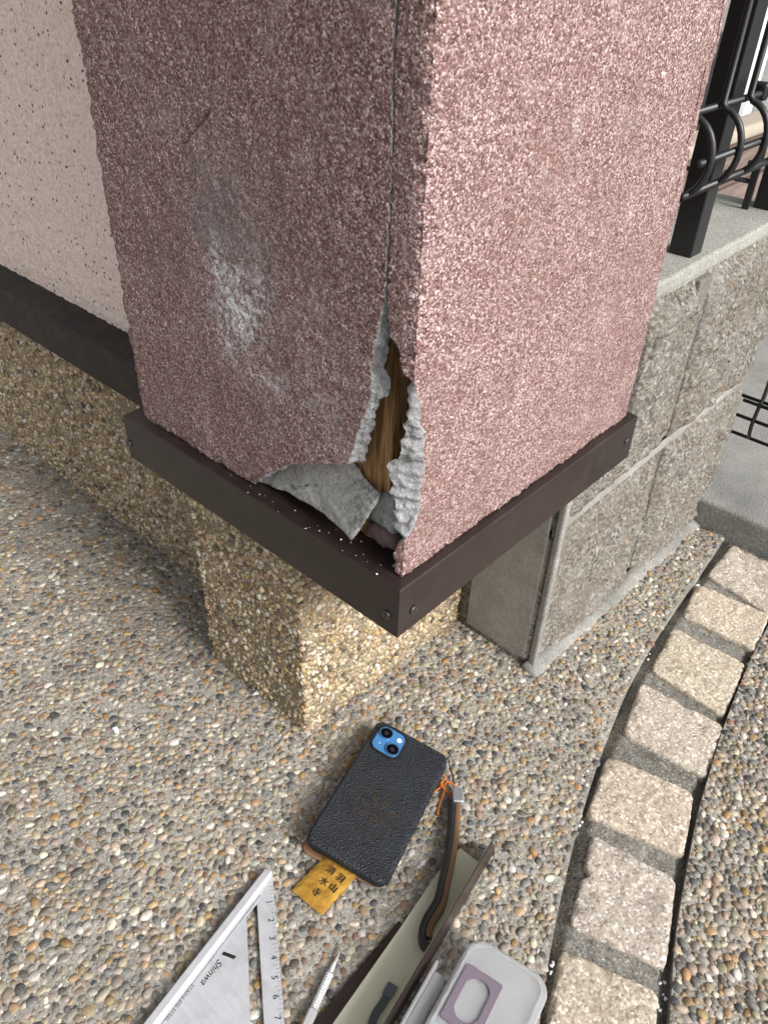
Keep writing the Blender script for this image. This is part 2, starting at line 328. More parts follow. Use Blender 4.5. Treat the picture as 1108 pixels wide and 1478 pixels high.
for si, q in enumerate(setts):
    P = np.array([PT(*c) for c in q]); ctr = P.mean(0); fr = Frame(ctr, P[1]-P[0], GN); Q = np.array([fr.uv(p) for p in P])
    out = []
    for e in range(4):                         # hewn sides: nearly straight, chipped
        a, b = Q[e], Q[(e+1) % 4]
        for k in range(24):
            t = k/24; p = a*(1-t)+b*t; cr = .0026*(1-min(1, min(t, 1-t)*24/1.6)); out.append(p*(1-cr/np.linalg.norm(p)))
    out = np.array(out)*1.06; n = len(out)
    out *= (1+.020*fbm(out[:, 0]*70+si*7, out[:, 1]*70, 2)+.016*fbm(out[:, 0]*260+si*7, out[:, 1]*260, 3)+.008*vn(out[:, 0]*900, out[:, 1]*900, 4))[:, None]
    if si == 5:
        for k, f in ((84, .93), (85, .84), (86, .90)): out[k] *= f
    V = []; rings = [(1.0, -.030), (1.0, -.0062), (.994, -.0030), (.982, -.0012), (.966, -.0004), (.94, .0), (.90, .0002), (.85, .0003), (.79, .0004), (.72, .0005), (.64, .0005), (.55, .0005), (.45, .0005), (.34, .0005), (.22, .0005), (.1, .0005)]
    for s_, z in rings:
        for p in out*s_:
            e_ = float(sm(1.0, .95, np.array(s_))); x_, y_ = p[0]+si*.37, p[1]
            chipd = .0035*max(0, float(vn(np.array(x_*130), np.array(y_*130), 7))-.15)*(s_ > .93)*(z > -.02)
            V.append(fr(p[0], p[1], z-.0012-chipd+(.0024*float(fbm(np.array(x_*38), np.array(y_*38), 5))+.0013*float(fbm(np.array(x_*190), np.array(y_*190), 6)))*(z > -.02)))
    V.append(fr(0, 0, .0)); m_ = len(rings)
    F = [(j*n+k, j*n+(k+1) % n, (j+1)*n+(k+1) % n, (j+1)*n+k) for j in range(m_-1) for k in range(n)]+[((m_-1)*n+k, (m_-1)*n+(k+1) % n, m_*n) for k in range(n)]
    me = fixn(mesh('sett', V, F, True)); at = me.attributes.new('tint', 'FLOAT_COLOR', 'POINT')
    tint = [(1, .97, .93), (1.05, .99, .9), (1.04, 1, .9), (1, .97, .93), (1.02, .96, .89), (.94, .92, .90), (1, .96, .88), (1, 1, 1)][si]
    at.data.foreach_set('color', np.tile([*tint, 1], len(me.vertices)).astype(np.float32)); put('sett', me, GRANITE, border)
# street slab with its kerb face
kb = put('street_slab', boxm((1.062, -3, -.09), (9, 9, .0), .006, 3), KERB, kind='structure')

# ---- pebbles: real little stones pressed into the cement (too many to count: stuff)
def inpoly(P, poly):
    x, y = P[:, 0], P[:, 1]; r = np.zeros(len(P), bool); n = len(poly)
    for i in range(n):
        x1, y1 = poly[i-1]; x2, y2 = poly[i]
        if y1 == y2: continue
        r ^= ((y1 > y) != (y2 > y)) & (x < (x2-x1)*(y-y1)/(y2-y1)+x1)
    return r
def scatter(x0, x1, y0, y1, accept, sizes, tries, seed, fill=.92):
    """dart throwing, big stones first: returns xy, radius"""
    g = np.random.default_rng(seed); cell = sizes[0][1]*2; grid = {}; out = []
    for (rmin, rmax), nt in zip(sizes, tries):
        P = np.column_stack([g.uniform(x0, x1, nt), g.uniform(y0, y1, nt)]); ok = accept(P); P = P[ok]; rr = g.uniform(rmin, rmax, len(P))
        ci = np.floor(P/cell).astype(int)
        for (px, py), r, (cx, cy) in zip(P.tolist(), rr.tolist(), ci.tolist()):
            bad = False
            for ix in (cx-1, cx, cx+1):
                for iy in (cy-1, cy, cy+1):
                    for (qx, qy, qr) in grid.get((ix, iy), ()):
                        s_ = (r+qr)*fill
                        if (px-qx)**2+(py-qy)**2 < s_*s_: bad = True; break
                    if bad: break
                if bad: break
            if not bad: grid.setdefault((cx, cy), []).append((px, py, r)); out.append((px, py, r))
    return np.array(out)
def stones(P, t1, t2, n, rad, asp, hgt, cols, nseg, seed, sink):
    """P Nx3 centres; flattened irregular domes"""
    g = np.random.default_rng(seed); N = len(P); th = g.uniform(0, 2*np.pi, N)
    an = 2*np.pi*np.arange(nseg)/nseg; rad_k = 1+.30*g.uniform(-1, 1, (N, nseg)); rad_k = (rad_k*1.5+np.roll(rad_k, 1, 1))/2.5
    a = rad*asp; b = rad/asp
    rings = [(1.0, -.5), (.97, .35), (.80, .82)]; tilt = g.normal(0, .16, (N, 2)); Vs = []
    for s_, z in rings:
        lx = a[:, None]*s_*rad_k*np.cos(an); ly = b[:, None]*s_*rad_k*np.sin(an)
        lz = hgt[:, None]*z+(tilt[:, :1]*lx+tilt[:, 1:]*ly)*(z > 0)
        x = lx*np.cos(th)[:, None]-ly*np.sin(th)[:, None]; y = lx*np.sin(th)[:, None]+ly*np.cos(th)[:, None]
        Vs.append(P[:, None, :]+x[..., None]*t1+y[..., None]*t2+(lz-sink[:, None])[..., None]*n)
    Vs.append((P+(hgt*.93-sink)[:, None]*n)[:, None, :])
    V = np.concatenate(Vs, 1); m = V.shape[1]; k = np.arange(nseg); k2 = (k+1) % nseg; T = []
    for j in range(2):
        o = j*nseg; T += [np.column_stack([o+k, o+k2, o+nseg+k2]), np.column_stack([o+k, o+nseg+k2, o+nseg+k])]
    T.append(np.column_stack([2*nseg+k, 2*nseg+k2, np.full(nseg, 3*nseg)])); T = np.vstack(T)
    F = (np.arange(N)[:, None, None]*m+T[None]).reshape(-1, 3)
    return V.reshape(-1, 3), F, np.repeat(cols, m, 0)
def stone_obj(name, parts, mat, parent=None, label=None, cat=None):
    V = []; F = []; K = []; o = 0
    for v, f, c in parts: V.append(v); F.append(f+o); K.append(c); o += len(v)
    me = mesh(name, np.vstack(V), np.vstack(F), True); at = me.attributes.new('col', 'FLOAT_COLOR', 'POINT')
    K = np.vstack(K); at.data.foreach_set('color', np.column_stack([K, np.ones(len(K))]).astype(np.float32).ravel())
    return put(name, me, mat, parent, kind='stuff', label=label, cat=cat)
PAL = np.array([.86, .83, .77])*np.array([(.62, .57, .48), (.50, .43, .33), (.40, .31, .20), (.45, .28, .13), (.30, .28, .25), (.18, .185, .19), (.06, .065, .075), (.25, .15, .10), (.36, .22, .07), (.74, .71, .65), (.38, .36, .32), (.12, .10, .075), (.34, .29, .22)])
PW = np.array([.09, .14, .15, .08, .07, .08, .10, .06, .06, .06, .06, .09, .08]); PW /= PW.sum()
def colours(N, seed, pal, pw):
    g = np.random.default_rng(seed); c = pal[g.choice(len(pal), N, p=pw)]; return np.clip(c*g.uniform(.6, 1.2, (N, 1))*g.uniform(.93, 1.07, (N, 3)), .01, .9)
def dusty(c, seed): k = np.random.default_rng(seed).beta(1.0, 4.5, (len(c), 1))*.7; return c*(1-k)+np.array([.38, .365, .335])*k
XP, YP = .352, .404                            # faces of the pillar plinth
XWP = .424                                     # face of the wall plinth
def in_view(P, mg):
    q = proj(np.column_stack([P, gz(P[:, 0])])); return (q[:, 0] > -mg) & (q[:, 0] < IW+mg) & (q[:, 1] > 0) & (q[:, 1] < IH+mg)
def acc_left(P):
    ok = in_view(P, 130) & inset(P, polyL); x, y = P.T
    ok &= ~((x > XP-.001) & (y > YP-.002) & (y < .565)) & ~((x > XWP) & (y > .5)) & ~((x > .61) & (y > .285)) & ~((x > .5) & (y > .42))
    return ok & (vn(x*75, y*75, 4)*.6+vn(x*29, y*29, 5)*.5 > -.92+.40*sm(.40, .62, y)+.12*sm(.3, .05, x))
def inset(P, poly): return np.all([inpoly(P+np.array(o), poly) for o in ((.0025, 0), (-.0025, 0), (0, .0025), (0, -.0025))], 0)
def acc_right(P): return in_view(P, 130) & inset(P, polyR) & (P[:, 0] < 1.055)
def lay(name, acc, box, tries, seed, label, sinkv, hg):
    Q = scatter(*box, acc, [(.0035, .0048), (.0026, .0035), (.0018, .0026), (.0012, .0018)], tries, seed, .80)
    N = len(Q); r = Q[:, 2]; g = np.random.default_rng(seed+1); P = np.column_stack([Q[:, :2], gz(Q[:, 0])])
    part = stones(P, np.array([1., 0, -S]), np.array([0, 1., 0]), GN, r*1.04, g.uniform(1.0, 1.32, N), r*g.uniform(*hg, N), dusty(colours(N, seed+2, PAL, PW), seed+4), 7, seed+3, r*g.uniform(*sinkv, N))
    print(name, N); return stone_obj(name, [part], PEBBLE, None, label, 'gravel')
lay('pavement_gravel', acc_left, (-.1, 1.1, -.15, 1.35), (34000, 110000, 130000, 90000), 11, 'small river pebbles set in the grey cement paving beside the pillar', (.0, .42), (.34, .62))
lay('pavement_gravel', acc_right, (.15, 1.06, -.35, .2), (20000, 46000, 46000, 30000), 21, 'rounded pebbles set in the paving on the far side of the sett border', (-.05, .25), (.40, .65))

# ------------------------------------------------------------------ the pillar
X0, Y0, LX, LY = .346, .281, .344, .338
ZB, ZT = .3015, .70
pillar = empty('stucco_pillar', (X0, Y0, 0), 'square pink stucco pillar with a cracked corner broken open at its base', 'pillar')
def grain(u, z):
    g = .00042*vn(u*410, z*410, 0)+.00034*vn(u*260+9, z*260, 1)+.0007*fbm(u*100, z*100, 2, 2)+.0010*fbm(u*22, z*22, 5, 2)
    return g
def panel(name, zs, lo, hi, du, mapf, thick, lo_broken=None, hi_broken=None, lom=1, him=1, marks=None, wrap=None, bottom=True):
    """rows of constant height between two edges; broken edges get a rough mortar flank"""
    W = np.max(hi-lo); nu = int(W/du); t = np.linspace(0, 1, nu+1); zs = np.asarray(zs)
    U = lo[:, None]+(hi-lo)[:, None]*t; D = -grain(U, zs[:, None])+(marks['groove'](U, zs[:, None]) if marks else 0); Z = np.repeat(zs[:, None], nu+1, 1); MI = np.zeros(nu, int)
    K = 9
    def flank(e, sgn, br):
        ks = np.arange(1, K+1)/K; off = np.interp(zs, *br['d'])[:, None]*ks**.8
        dd = np.interp(zs, *br['t'])[:, None]*ks; rough = .0034*fbm(zs[:, None]*60, dd*90+3, 3)+.0030*np.minimum(0, vn(zs[:, None]*95, dd*60+9, 5))*ks+.0009*vn(zs[:, None]*230, dd*230+3, 6)
        am = np.interp(zs, *br['a'])[:, None]
        u = e[:, None]+sgn*off+rough*am*np.minimum(1, ks*3); d = np.interp(zs, *br['t'])[:, None]*ks*(1+.5*sm(.5, .46, zs)*(vn(zs*62, zs*0+am[0, 0], 4)+.4*vn(zs*210, zs*0, 5)))[:, None]+.0014*am*fbm(zs[:, None]*160, ks*11, 4)*(ks < .95)
        return u, d, Z[:, :1]+.001*am*vn(zs[:, None]*300, ks*9, 2)
    if lo_broken is not None:
        u, d, z = flank(lo, 1, lo_broken); U = np.hstack([u[:, ::-1], U]); D = np.hstack([d[:, ::-1], D]); Z = np.hstack([z[:, ::-1], Z]); MI = np.r_[np.full(K, lom), MI]
    if hi_broken is not None:
        u, d, z = flank(hi, 1, hi_broken); U = np.hstack([U, u]); D = np.hstack([D, d]); Z = np.hstack([Z, z]); MI = np.r_[MI, np.full(K, him)]
    nr = len(zs); RM = np.zeros(nr-1, int)
    if bottom:                                 # underside, slightly ragged
        ks = np.arange(1, 5)/4; Ub = np.repeat(U[:1], 4, 0); Zb = Z[:1]+.0022*vn(U[:1]*140, ks[:, None]*3, 5); Db = np.maximum(D[:1], ks[:, None]*thick)
        rag = .0016*fbm(U[0]*150, U[0]*0+3, 6)+.0013*vn(U[0]*420, U[0]*0, 1); Z[0] += rag; Z[1] += rag*.6; Zb += rag
        U = np.vstack([Ub[::-1], U]); Z = np.vstack([Zb[::-1], Z]); D = np.vstack([Db[::-1], D]); RM = np.r_[np.ones(4, int), RM]
    V = mapf(U, D, Z); n, m = U.shape; idx = np.arange(n*m).reshape(n, m)
    F = np.column_stack([idx[:-1, :-1].ravel(), idx[:-1, 1:].ravel(), idx[1:, 1:].ravel(), idx[1:, :-1].ravel()])
    mi = np.maximum(RM[:, None], MI[None, :]).ravel(); me = mesh(name, V.reshape(-1, 3), F, True, mi)
    for nm in ('scuff', 'soot'):
        at = me.attributes.new(nm, 'FLOAT', 'POINT'); vals = (marks[nm](U, Z) if marks else np.zeros_like(U)); at.data.foreach_set('value', np.clip(vals, 0, 1).astype(np.float32).ravel())
    return put(name, me, [STUCCO, MORTAR], pillar)
def map_left(U, D, Z):
    w1 = sm(LY-.005, LY+.005, U); nx, ny = (1-w1), -w1; q = np.hypot(nx, ny); nx, ny = nx/q, ny/q; rd = (.0024+.0018*fbm(Z*80, U*30, 2)+.0013*vn(Z*330, U*200, 4))*np.exp(-((U-LY)/.005)**2)
    X = X0+np.maximum(U-LY, 0); Y = Y0+np.minimum(U, LY); D = D+rd; return np.stack([X+nx*D, Y+ny*D, Z], -1)
def map_right(U, D, Z):
    w0 = sm(-.005, .005, U); w1 = sm(LX-.005, LX+.005, U); nx = (1-w0)-w1; ny = w0*(1-w1); q = np.hypot(nx, ny); nx, ny = nx/q, ny/q
    cn = .0022*fbm(Z*70, U*30, 2)+.0016*vn(Z*330, U*200, 5); rd = .0022*np.exp(-((U-LX)/.004)**2)+(.0026+cn)*np.exp(-(U/.0055)**2)
    X = X0+np.clip(U, 0, LX); Y = Y0+np.maximum(-U, 0)+np.maximum(U-LX, 0); D = D+rd; return np.stack([X+nx*D, Y+ny*D, Z], -1)
def curveX(px):                                # outline on the left plane -> (u, z)
    q = np.array([onX(c, X0) for c in px]); return q[:, 1]-Y0, q[:, 2]
def curveR(px):                                # outline on either plane, unrolled round the corner
    o = []
    for c in px:
        a = onY(c, Y0)
        if a[0] < X0: b = onX(c, X0); o.append((-(b[1]-Y0), b[2]))
        else: o.append((a[0]-X0, a[2]))
    o = np.array(o); return o[:, 0], o[:, 1]
def fz(u, z, zs): s_ = np.argsort(z); return np.interp(zs, z[s_], u[s_])
zfine = np.arange(ZB, ZT, .00118); zs = np.r_[zfine, np.arange(ZT+.004, .80, .006)]
crk = [(571, 0), (567, 80), (566, 150), (564, 240), (561, 330), (557, 400)]
uL, zL = curveX(crk+[(553, 440), (547, 476), (541, 500), (534, 536), (531, 575), (526, 601), (517, 625), (508, 647), (501, 668), (490, 672), (465, 670), (437, 669), (415, 672), (394, 679), (376, 690), (364, 701)])
loL = fz(uL, zL, zs); top = zs > zL[0]; loL[top] = uL[0]-.02*(zs[top]-zL[0])
jit = .0009*fbm(zs*120, zs*0+2, 1)+.0007*vn(zs*480, zs*0+5, 3); hz_ = sm(.49, .44, zs); loL = loL+jit+hz_*(.0026*fbm(zs*55, zs*0+7, 6)+.0012*vn(zs*230, zs*0+1, 2))
brL = dict(d=([.30, .33, .45, .50, .55, .8], [.0, -.005, -.004, -.002, -.0006, -.0004]), a=([.3, .48, .55, .8], [1.3, 1.5, .35, .3]), t=([.3, .34, .36, .42, .45, .5, .55, .8], [.013, .012, .008, .010, .007, .010, .012, .012]))
def scuffL(U, Z):                              # chalky scrape marks on the left face
    def at(c): q = onX(c, X0); return q[1]-Y0, q[2]
    r = 0
    for c, su, sz, k in [((345, 440), .030, .030, 1.0), ((318, 395), .012, .022, .8), ((330, 480), .012, .018, .8), ((372, 435), .010, .02, .7), ((400, 555), .05, .012, .35), ((470, 560), .03, .05, .22)]:
        u, z = at(c); r = np.maximum(r, k*np.exp(-((U-u)/su)**2-((Z-z)/sz)**2))
    w_ = fbm(U*30, Z*30, 2); n = fbm(U*110+2.2*w_, Z*62+1.5*w_, 3, 5); g = vn(U*520, Z*520, 1)*.6+vn(U*260, Z*260, 4)*.6
    streak = sm(.55, .0, np.abs(n))
    return np.clip(r*sm(-.2, .9, g+.55*streak+.5*n)*(.25+.75*streak)*1.35, 0, .85)
def sootL(U, Z):
    q = onX((320, 320), X0); u, z = q[1]-Y0, q[2]; r = np.exp(-((U-u)/.05)**2-((Z-z)/.055)**2); return .7*r*sm(-.5, .5, fbm(U*35, Z*35, 6)+.2)
def grooveL(U, Z):                             # hairline crack in the left face
    q = np.array([onX(c, X0) for c in [(303, 160), (290, 176), (281, 185), (268, 203), (257, 222)]])[:, 1:]-[Y0, 0]; d = np.full(np.broadcast(U, Z).shape, 1.)
    for a, b in zip(q[:-1], q[1:]):
        ab = b-a; t = np.clip(((U-a[0])*ab[0]+(Z-a[1])*ab[1])/(ab@ab), 0, 1); d = np.minimum(d, np.hypot(U-a[0]-t*ab[0], Z-a[1]-t*ab[1]))
    return .0035*np.exp(-(d/.0008)**2)
hiL = np.full_like(zs, LY+.095)
panel('stucco_panel', zs, loL, hiL, .00122, map_left, .014, lo_broken=brL, marks=dict(scuff=scuffL, soot=sootL, groove=grooveL))
pR = [(574.5, 0), (570.5, 80), (569.5, 150), (567.5, 240), (564.5, 330), (560.5, 400), (560, 430), (562, 484), (569, 494), (575, 502), (578, 520), (580, 540), (590, 549), (602, 556), (605, 582), (610, 605), (612, 640), (612, 679), (606, 720), (601, 752), (590, 774), (578, 781), (569, 785), (568, 800), (570, 830)]
uR, zR = curveR(pR); loR = fz(uR, zR, zs); top = zs > zR[0]; loR[top] = uR[0]+.02*(zs[top]-zR[0]); loR = loR+1.2*jit[::-1]+hz_*sm(.315, .335, zs)*(.0022*fbm(zs*60, zs*0+4, 3)+.0012*vn(zs*240, zs*0+8, 7))
brR = dict(d=([.30, .325, .335, .40, .455, .47, .5, .8], [.0, -.002, -.007, -.008, -.008, -.003, -.0005, 0]), a=([.3, .33, .47, .55, .8], [.7, 1.3, 1.2, .35, .3]), t=([.3, .33, .36, .40, .43, .455, .47, .5, .8], [.018, .02, .015, .018, .013, .016, .01, .012, .012]))
ck = [(1052, 0), (1040, 60), (1026, 90), (1013, 150), (1003, 190), (990, 240), (978, 285), (972, 310)]
qk = np.array([onY((x-10 if y == 0 else x-7, y), Y0) for x, y in ck]); cu, cz = qk[:, 0]-X0, qk[:, 2]
ckz = fz(cu, cz, zs); ckz[zs < cz[-1]] = cu[-1]; ckz += .0006*fbm(zs*90, zs*0, 2)+.0003*vn(zs*400, zs*0, 3)
gap = .0017*sm(cz[-1], cz[-1]+.02, zs)
brc = dict(d=([.3, .8], [0, 0]), a=([.3, .8], [.1, .1]), t=([.3, .8], [.010, .010]))
panel('stucco_panel', zs, loR, ckz, .00122, map_right, .014, lo_broken=brR, hi_broken=brc, him=0)
panel('stucco_panel', zs, ckz+gap, np.full_like(zs, LX+.05), .00122, map_right, .014, lo_broken=brc, lom=0)
# plain remainder of the pillar: upper shaft, far sides, top
put('upper_shaft', boxm((X0, Y0, .799), (X0+LX, Y0+LY, 1.9), .003), STUCCO, pillar)
V = [(X0+.02, Y0+LY-.002, .30), (X0+LX-.001, Y0+LY-.002, .30), (X0+LX-.001, Y0+.04, .30)]; V += [(x, y, .80) for x, y, z in V]
put('far_side', mesh('far', V, [(0, 1, 4, 3), (1, 2, 5, 4)]), STUCCO, pillar)
# timber post inside
def wpost():
    x0, y0, x1, y1 = X0+.019, float(onX((567, 650), X0+.019)[1]), X0+.125, Y0+.135; n = 26; prof = []
    for k in range(n+1): t = k/n; prof.append((x0+.0010*math.sin(t*23)+.0012*float(vn(np.array(t*14), np.array(2.), 1)), y1*(1-t)+y0*t))
    prof += [(x0+.03, y0), (x1, y0), (x1, y1)]; zz = np.arange(.298, .82, .02); V = [(x, y+.0008*math.sin(z*60+y*900), z) for z in zz for x, y in prof]; m = len(prof)
    F = [(j*m+k, j*m+(k+1) % m, (j+1)*m+(k+1) % m, (j+1)*m+k) for j in range(len(zz)-1) for k in range(m)]+[tuple(range(m))]
    return fixn(mesh('wooden_post', V, F))
put('wooden_post', wpost(), WOOD, pillar, label='bare orange brown timber seen through the broken corner')
def sheet(name, px, Xs, mat, thick=.0012, sub=14, wob=.0015, lab=None):
    """torn sheet: outline pixels with a depth for each, filled as a fine fan grid"""
    P = np.array([onX(c, x) for c, x in zip(px, Xs)]); P = resamp(np.vstack([P, P[:1]]), np.linspace(0, 1, 61))[:-1]; c = P.mean(0); n = len(P); V = []
    P = P+np.random.default_rng(5).normal(0, .0005, P.shape)*[0.3, 1, 1]
    for j in range(sub):
        s_ = 1-j/sub
        for p in P: q = c+(p-c)*s_; V.append(q-[wob*float(fbm(np.array(q[1]*70), np.array(q[2]*70), 3)), 0, 0])
    V.append(c); F = [(j*n+k, j*n+(k+1) % n, (j+1)*n+(k+1) % n, (j+1)*n+k) for j in range(sub-1) for k in range(n)]+[((sub-1)*n+k, (sub-1)*n+(k+1) % n, sub*n) for k in range(n)]
    me = fixn(mesh(name, V, F, True)); bm = bmesh.new(); bm.from_mesh(me); bmesh.ops.solidify(bm, geom=bm.faces[:], thickness=thick); bm.to_mesh(me); bm.free()
    return put(name, me, mat, pillar, label=lab)
sheet('felt_flap', [(372, 694), (385, 682), (405, 668), (440, 655), (505, 660), (530, 692), (551, 714), (530, 748), (517, 768), (509, 779), (500, 768), (470, 742), (420, 712)],
      [X0+.008, X0+.014, X0+.018, X0+.018, X0+.018, X0+.016, X0+.010, X0+.003, X0-.001, X0-.003, X0-.001, X0+.003, X0+.006], FELT, lab='torn mottled grey sheet hanging below the broken stucco')
def lump(name, px, X, depth, mat, amp=.002, n=40):
    P = resamp(np.array([onX(c, X) for c in px+px[:1]]), np.linspace(0, 1, n+1))[:-1]; P[:, 1:] += np.random.default_rng(len(px)).normal(0, .0006, (n, 2)); c = P.mean(0); V = []
    rings = [(1, depth), (1.0, .004), (.93, 0), (.7, -.001), (.4, -.0015)]
    for s_, d in rings:
        for p in P: q = c+(p-c)*s_; V.append(q+[d+amp*float(fbm(np.array(q[1]*90), np.array(q[2]*90), 2)), 0, 0])
    V.append(c-[.0015, 0, 0]); m = len(rings); F = [(j*n+k, j*n+(k+1) % n, (j+1)*n+(k+1) % n, (j+1)*n+k) for j in range(m-1) for k in range(n)]+[((m-1)*n+k, (m-1)*n+(k+1) % n, m*n) for k in range(n)]
    return put(name, fixn(mesh(name, V, F, True)), mat, pillar)
lump('mortar_fragment', [(532, 730), (548, 712), (570, 716), (572, 752), (570, 775), (552, 768), (528, 752)], X0+.016, .02, MORTAR, .003)
sliver = plain('purple_brown_fragment', (.13, .085, .085), .7, .3)
lump('wood_sliver', [(530, 754), (552, 764), (571, 780), (571, 796), (552, 790), (524, 768)], X0+.012, .02, sliver, .001)
# sheet-steel flashing round the base: two mitred legs with screws
ZF0, ZF1 = .250, .2995; OX, OY = X0-.335, Y0-.2735
def leg(axis, o, e0, e1, mitre_other=None, name='metal_flashing'):
    th = .0012; r = .0016
    prof = [(-.045, .3035)]+[(o-r+r*math.sin(a), ZF1-r+r*math.cos(a)) for a in np.linspace(.12, math.pi/2, 5)]+[(o, ZF0+.001), (o-.001, ZF0), (o-.014, ZF0)]
    inner = [(o-.014, ZF0+th), (o-.002, ZF0+th), (o-th, ZF0+.003), (o-th, ZF1-th*1.5), (-.045, .3035-th)]
    pr = prof+inner; n = len(pr); V = []
    for end in (0, 1):
        for a, z in pr:
            if axis == 'y': V.append((X0-a, (Y0-a*OY/OX) if end == 0 else e1, z))
            else: V.append(((X0-a*OX/OY) if end == 0 else e1, Y0-a, z))
    F = [(k, (k+1) % n, n+(k+1) % n, n+k) for k in range(n)]+[tuple(range(n))[::-1], tuple(range(n, 2*n))]
    me = fixn(mesh(name, V, F)); return put(name, me, METAL, pillar)
fl = leg('y', OX, 0, .632); fr_ = leg('x', OY, 0, .697)
put('end_plate', boxm((X0-OX, .6322, ZF0), (X0+.03, .6334, ZF1-.0008)), METAL, fl)
def screw(parent, pos, n, r=.0040):
    f = Frame(pos, (0, 0, 1), n); o = put('screw', slab(f, [(r*math.cos(a), r*math.sin(a)) for a in np.linspace(0, 2*math.pi, 20)[:-1]], 0, .0016, .0007), SCREW, parent)
    put('slot', slab(f, rrect(r*1.1, r*.28, .0002, 2), .0014, .00175, .0001), INKM, o); return o
for c in [(558, 887), (187, 640)]: screw(fl, onX(c, X0-OX), (-1, 0, 0))
for c in [(596, 880), (903, 637)]: screw(fr_, onY(c, Y0-OY), (0, -1, 0))
# plinth under the pillar with pebble facing
PYEL = np.array([(.62, .52, .33), (.52, .40, .21), (.42, .29, .12), (.68, .62, .48), (.33, .24, .12), (.20, .15, .09), (.10, .08, .055), (.46, .36, .22), (.30, .27, .22), (.72, .68, .58)]); PYEL = np.clip((PYEL*.82+PYEL.mean(1, keepdims=True)*.18)*[1.02, .95, .90], 0, .85); PYW = np.array([.17, .18, .13, .12, .10, .07, .05, .10, .04, .04]); PYW /= PYW.sum()
def facing(name, faces, parent, seed):
    parts = []
    for k, (org, t1, t2, n, w_, h_, bot) in enumerate(faces):
        Q = scatter(0, w_, 0, h_, lambda P: np.ones(len(P), bool), [(.0023, .0033), (.0016, .0023), (.0010, .0016)], (int(w_*h_*130000), int(w_*h_*240000), int(w_*h_*240000)), seed+k)
        N = len(Q); r = Q[:, 2]; g = np.random.default_rng(seed+k+50); org, t1, t2, n = map(np.asarray, (org, t1, t2, n))
        P = org+Q[:, :1]*t1+Q[:, 1:2]*t2+(.0022*fbm(Q[:, 0]*30, Q[:, 1]*30, 2))[:, None]*n
        parts.append(stones(P, t1.astype(float), t2.astype(float), n.astype(float), r*1.1, g.uniform(1, 1.35, N), r*g.uniform(.7, 1.2, N), colours(N, seed+k+9, PYEL, PYW), 6, seed+k+3, r*g.uniform(0, .5, N))); print(name, N)
    return stone_obj(name, parts, PEBY, parent)
zg = lambda x: float(gz(np.array(x)))-.02
pl = put('plinth', boxm((XP, YP, zg(.7)-.02), (.68, .562, .296), .004), BED, pillar)
facing('pebble_facing', [((XP, YP, zg(XP)), (0, 1, 0), (0, 0, 1), (-1, 0, 0), .158, .30, 0), ((XP, YP, zg(XP)-.02), (1, 0, 0), (0, 0, 1), (0, -1, 0), .30, .32, 0)], pl, 71)

# ------------------------------------------------------------------ the house wall on the left
wall = empty('house_wall', (.43, 1.0, 0), 'beige stucco wall with dark specks above a pebble plinth and dark flashing', 'wall')
XW = .432; ys = np.arange(.55, 2.2, .0022); zw = np.r_[np.arange(.303, .72, .0022)]
YY, ZZ = np.meshgrid(ys, zw); DD = .0011*fbm(YY*120, ZZ*120, 2, 3)+.0006*vn(YY*330, ZZ*330, 3); rag = .0012*fbm(ys*150, ys*0, 4); ZZ[0] += rag
n_, m_ = YY.shape; idx = np.arange(n_*m_).reshape(n_, m_)
put('stucco_face', mesh('stucco_face', np.stack([XW-DD, YY, ZZ], -1).reshape(-1, 3), np.column_stack([idx[:-1, :-1].ravel(), idx[:-1, 1:].ravel(), idx[1:, 1:].ravel(), idx[1:, :-1].ravel()]), True), PLASTER, wall)
put('wall_body', boxm((XW+.003, .62, .304), (XW+.2, 5, 2.6)), PLASTER, wall)
put('upper_face', boxm((XW-.0005, .55, .719), (XW+.01, 5, 2.6)), PLASTER, wall)
def wleg():
    pr = [(XW+.01, .312), (.4035, .300), (.4015, .2988), (.400, .2965), (.400, ZF0), (.414, ZF0), (.414, ZF0+.0012), (.4012, ZF0+.0012), (.4012, .295), (XW+.01, .3105)]
    n = len(pr); V = [(x, y, z) for y in (.55, 5) for x, z in pr]; return fixn(mesh('wf', V, [(k, (k+1) % n, n+(k+1) % n, n+k) for k in range(n)]+[tuple(range(n)), tuple(range(n, 2*n))]))
put('metal_flashing', wleg(), OLDMETAL, wall)
wpl = put('plinth', boxm((XWP, .55, -.06), (XWP+.15, 5, .298), .003), BED, wall)
facing('pebble_facing', [((XWP, .56, zg(XWP)), (0, 1, 0), (0, 0, 1), (-1, 0, 0), 1.20, .29, 0)], wpl, 81)

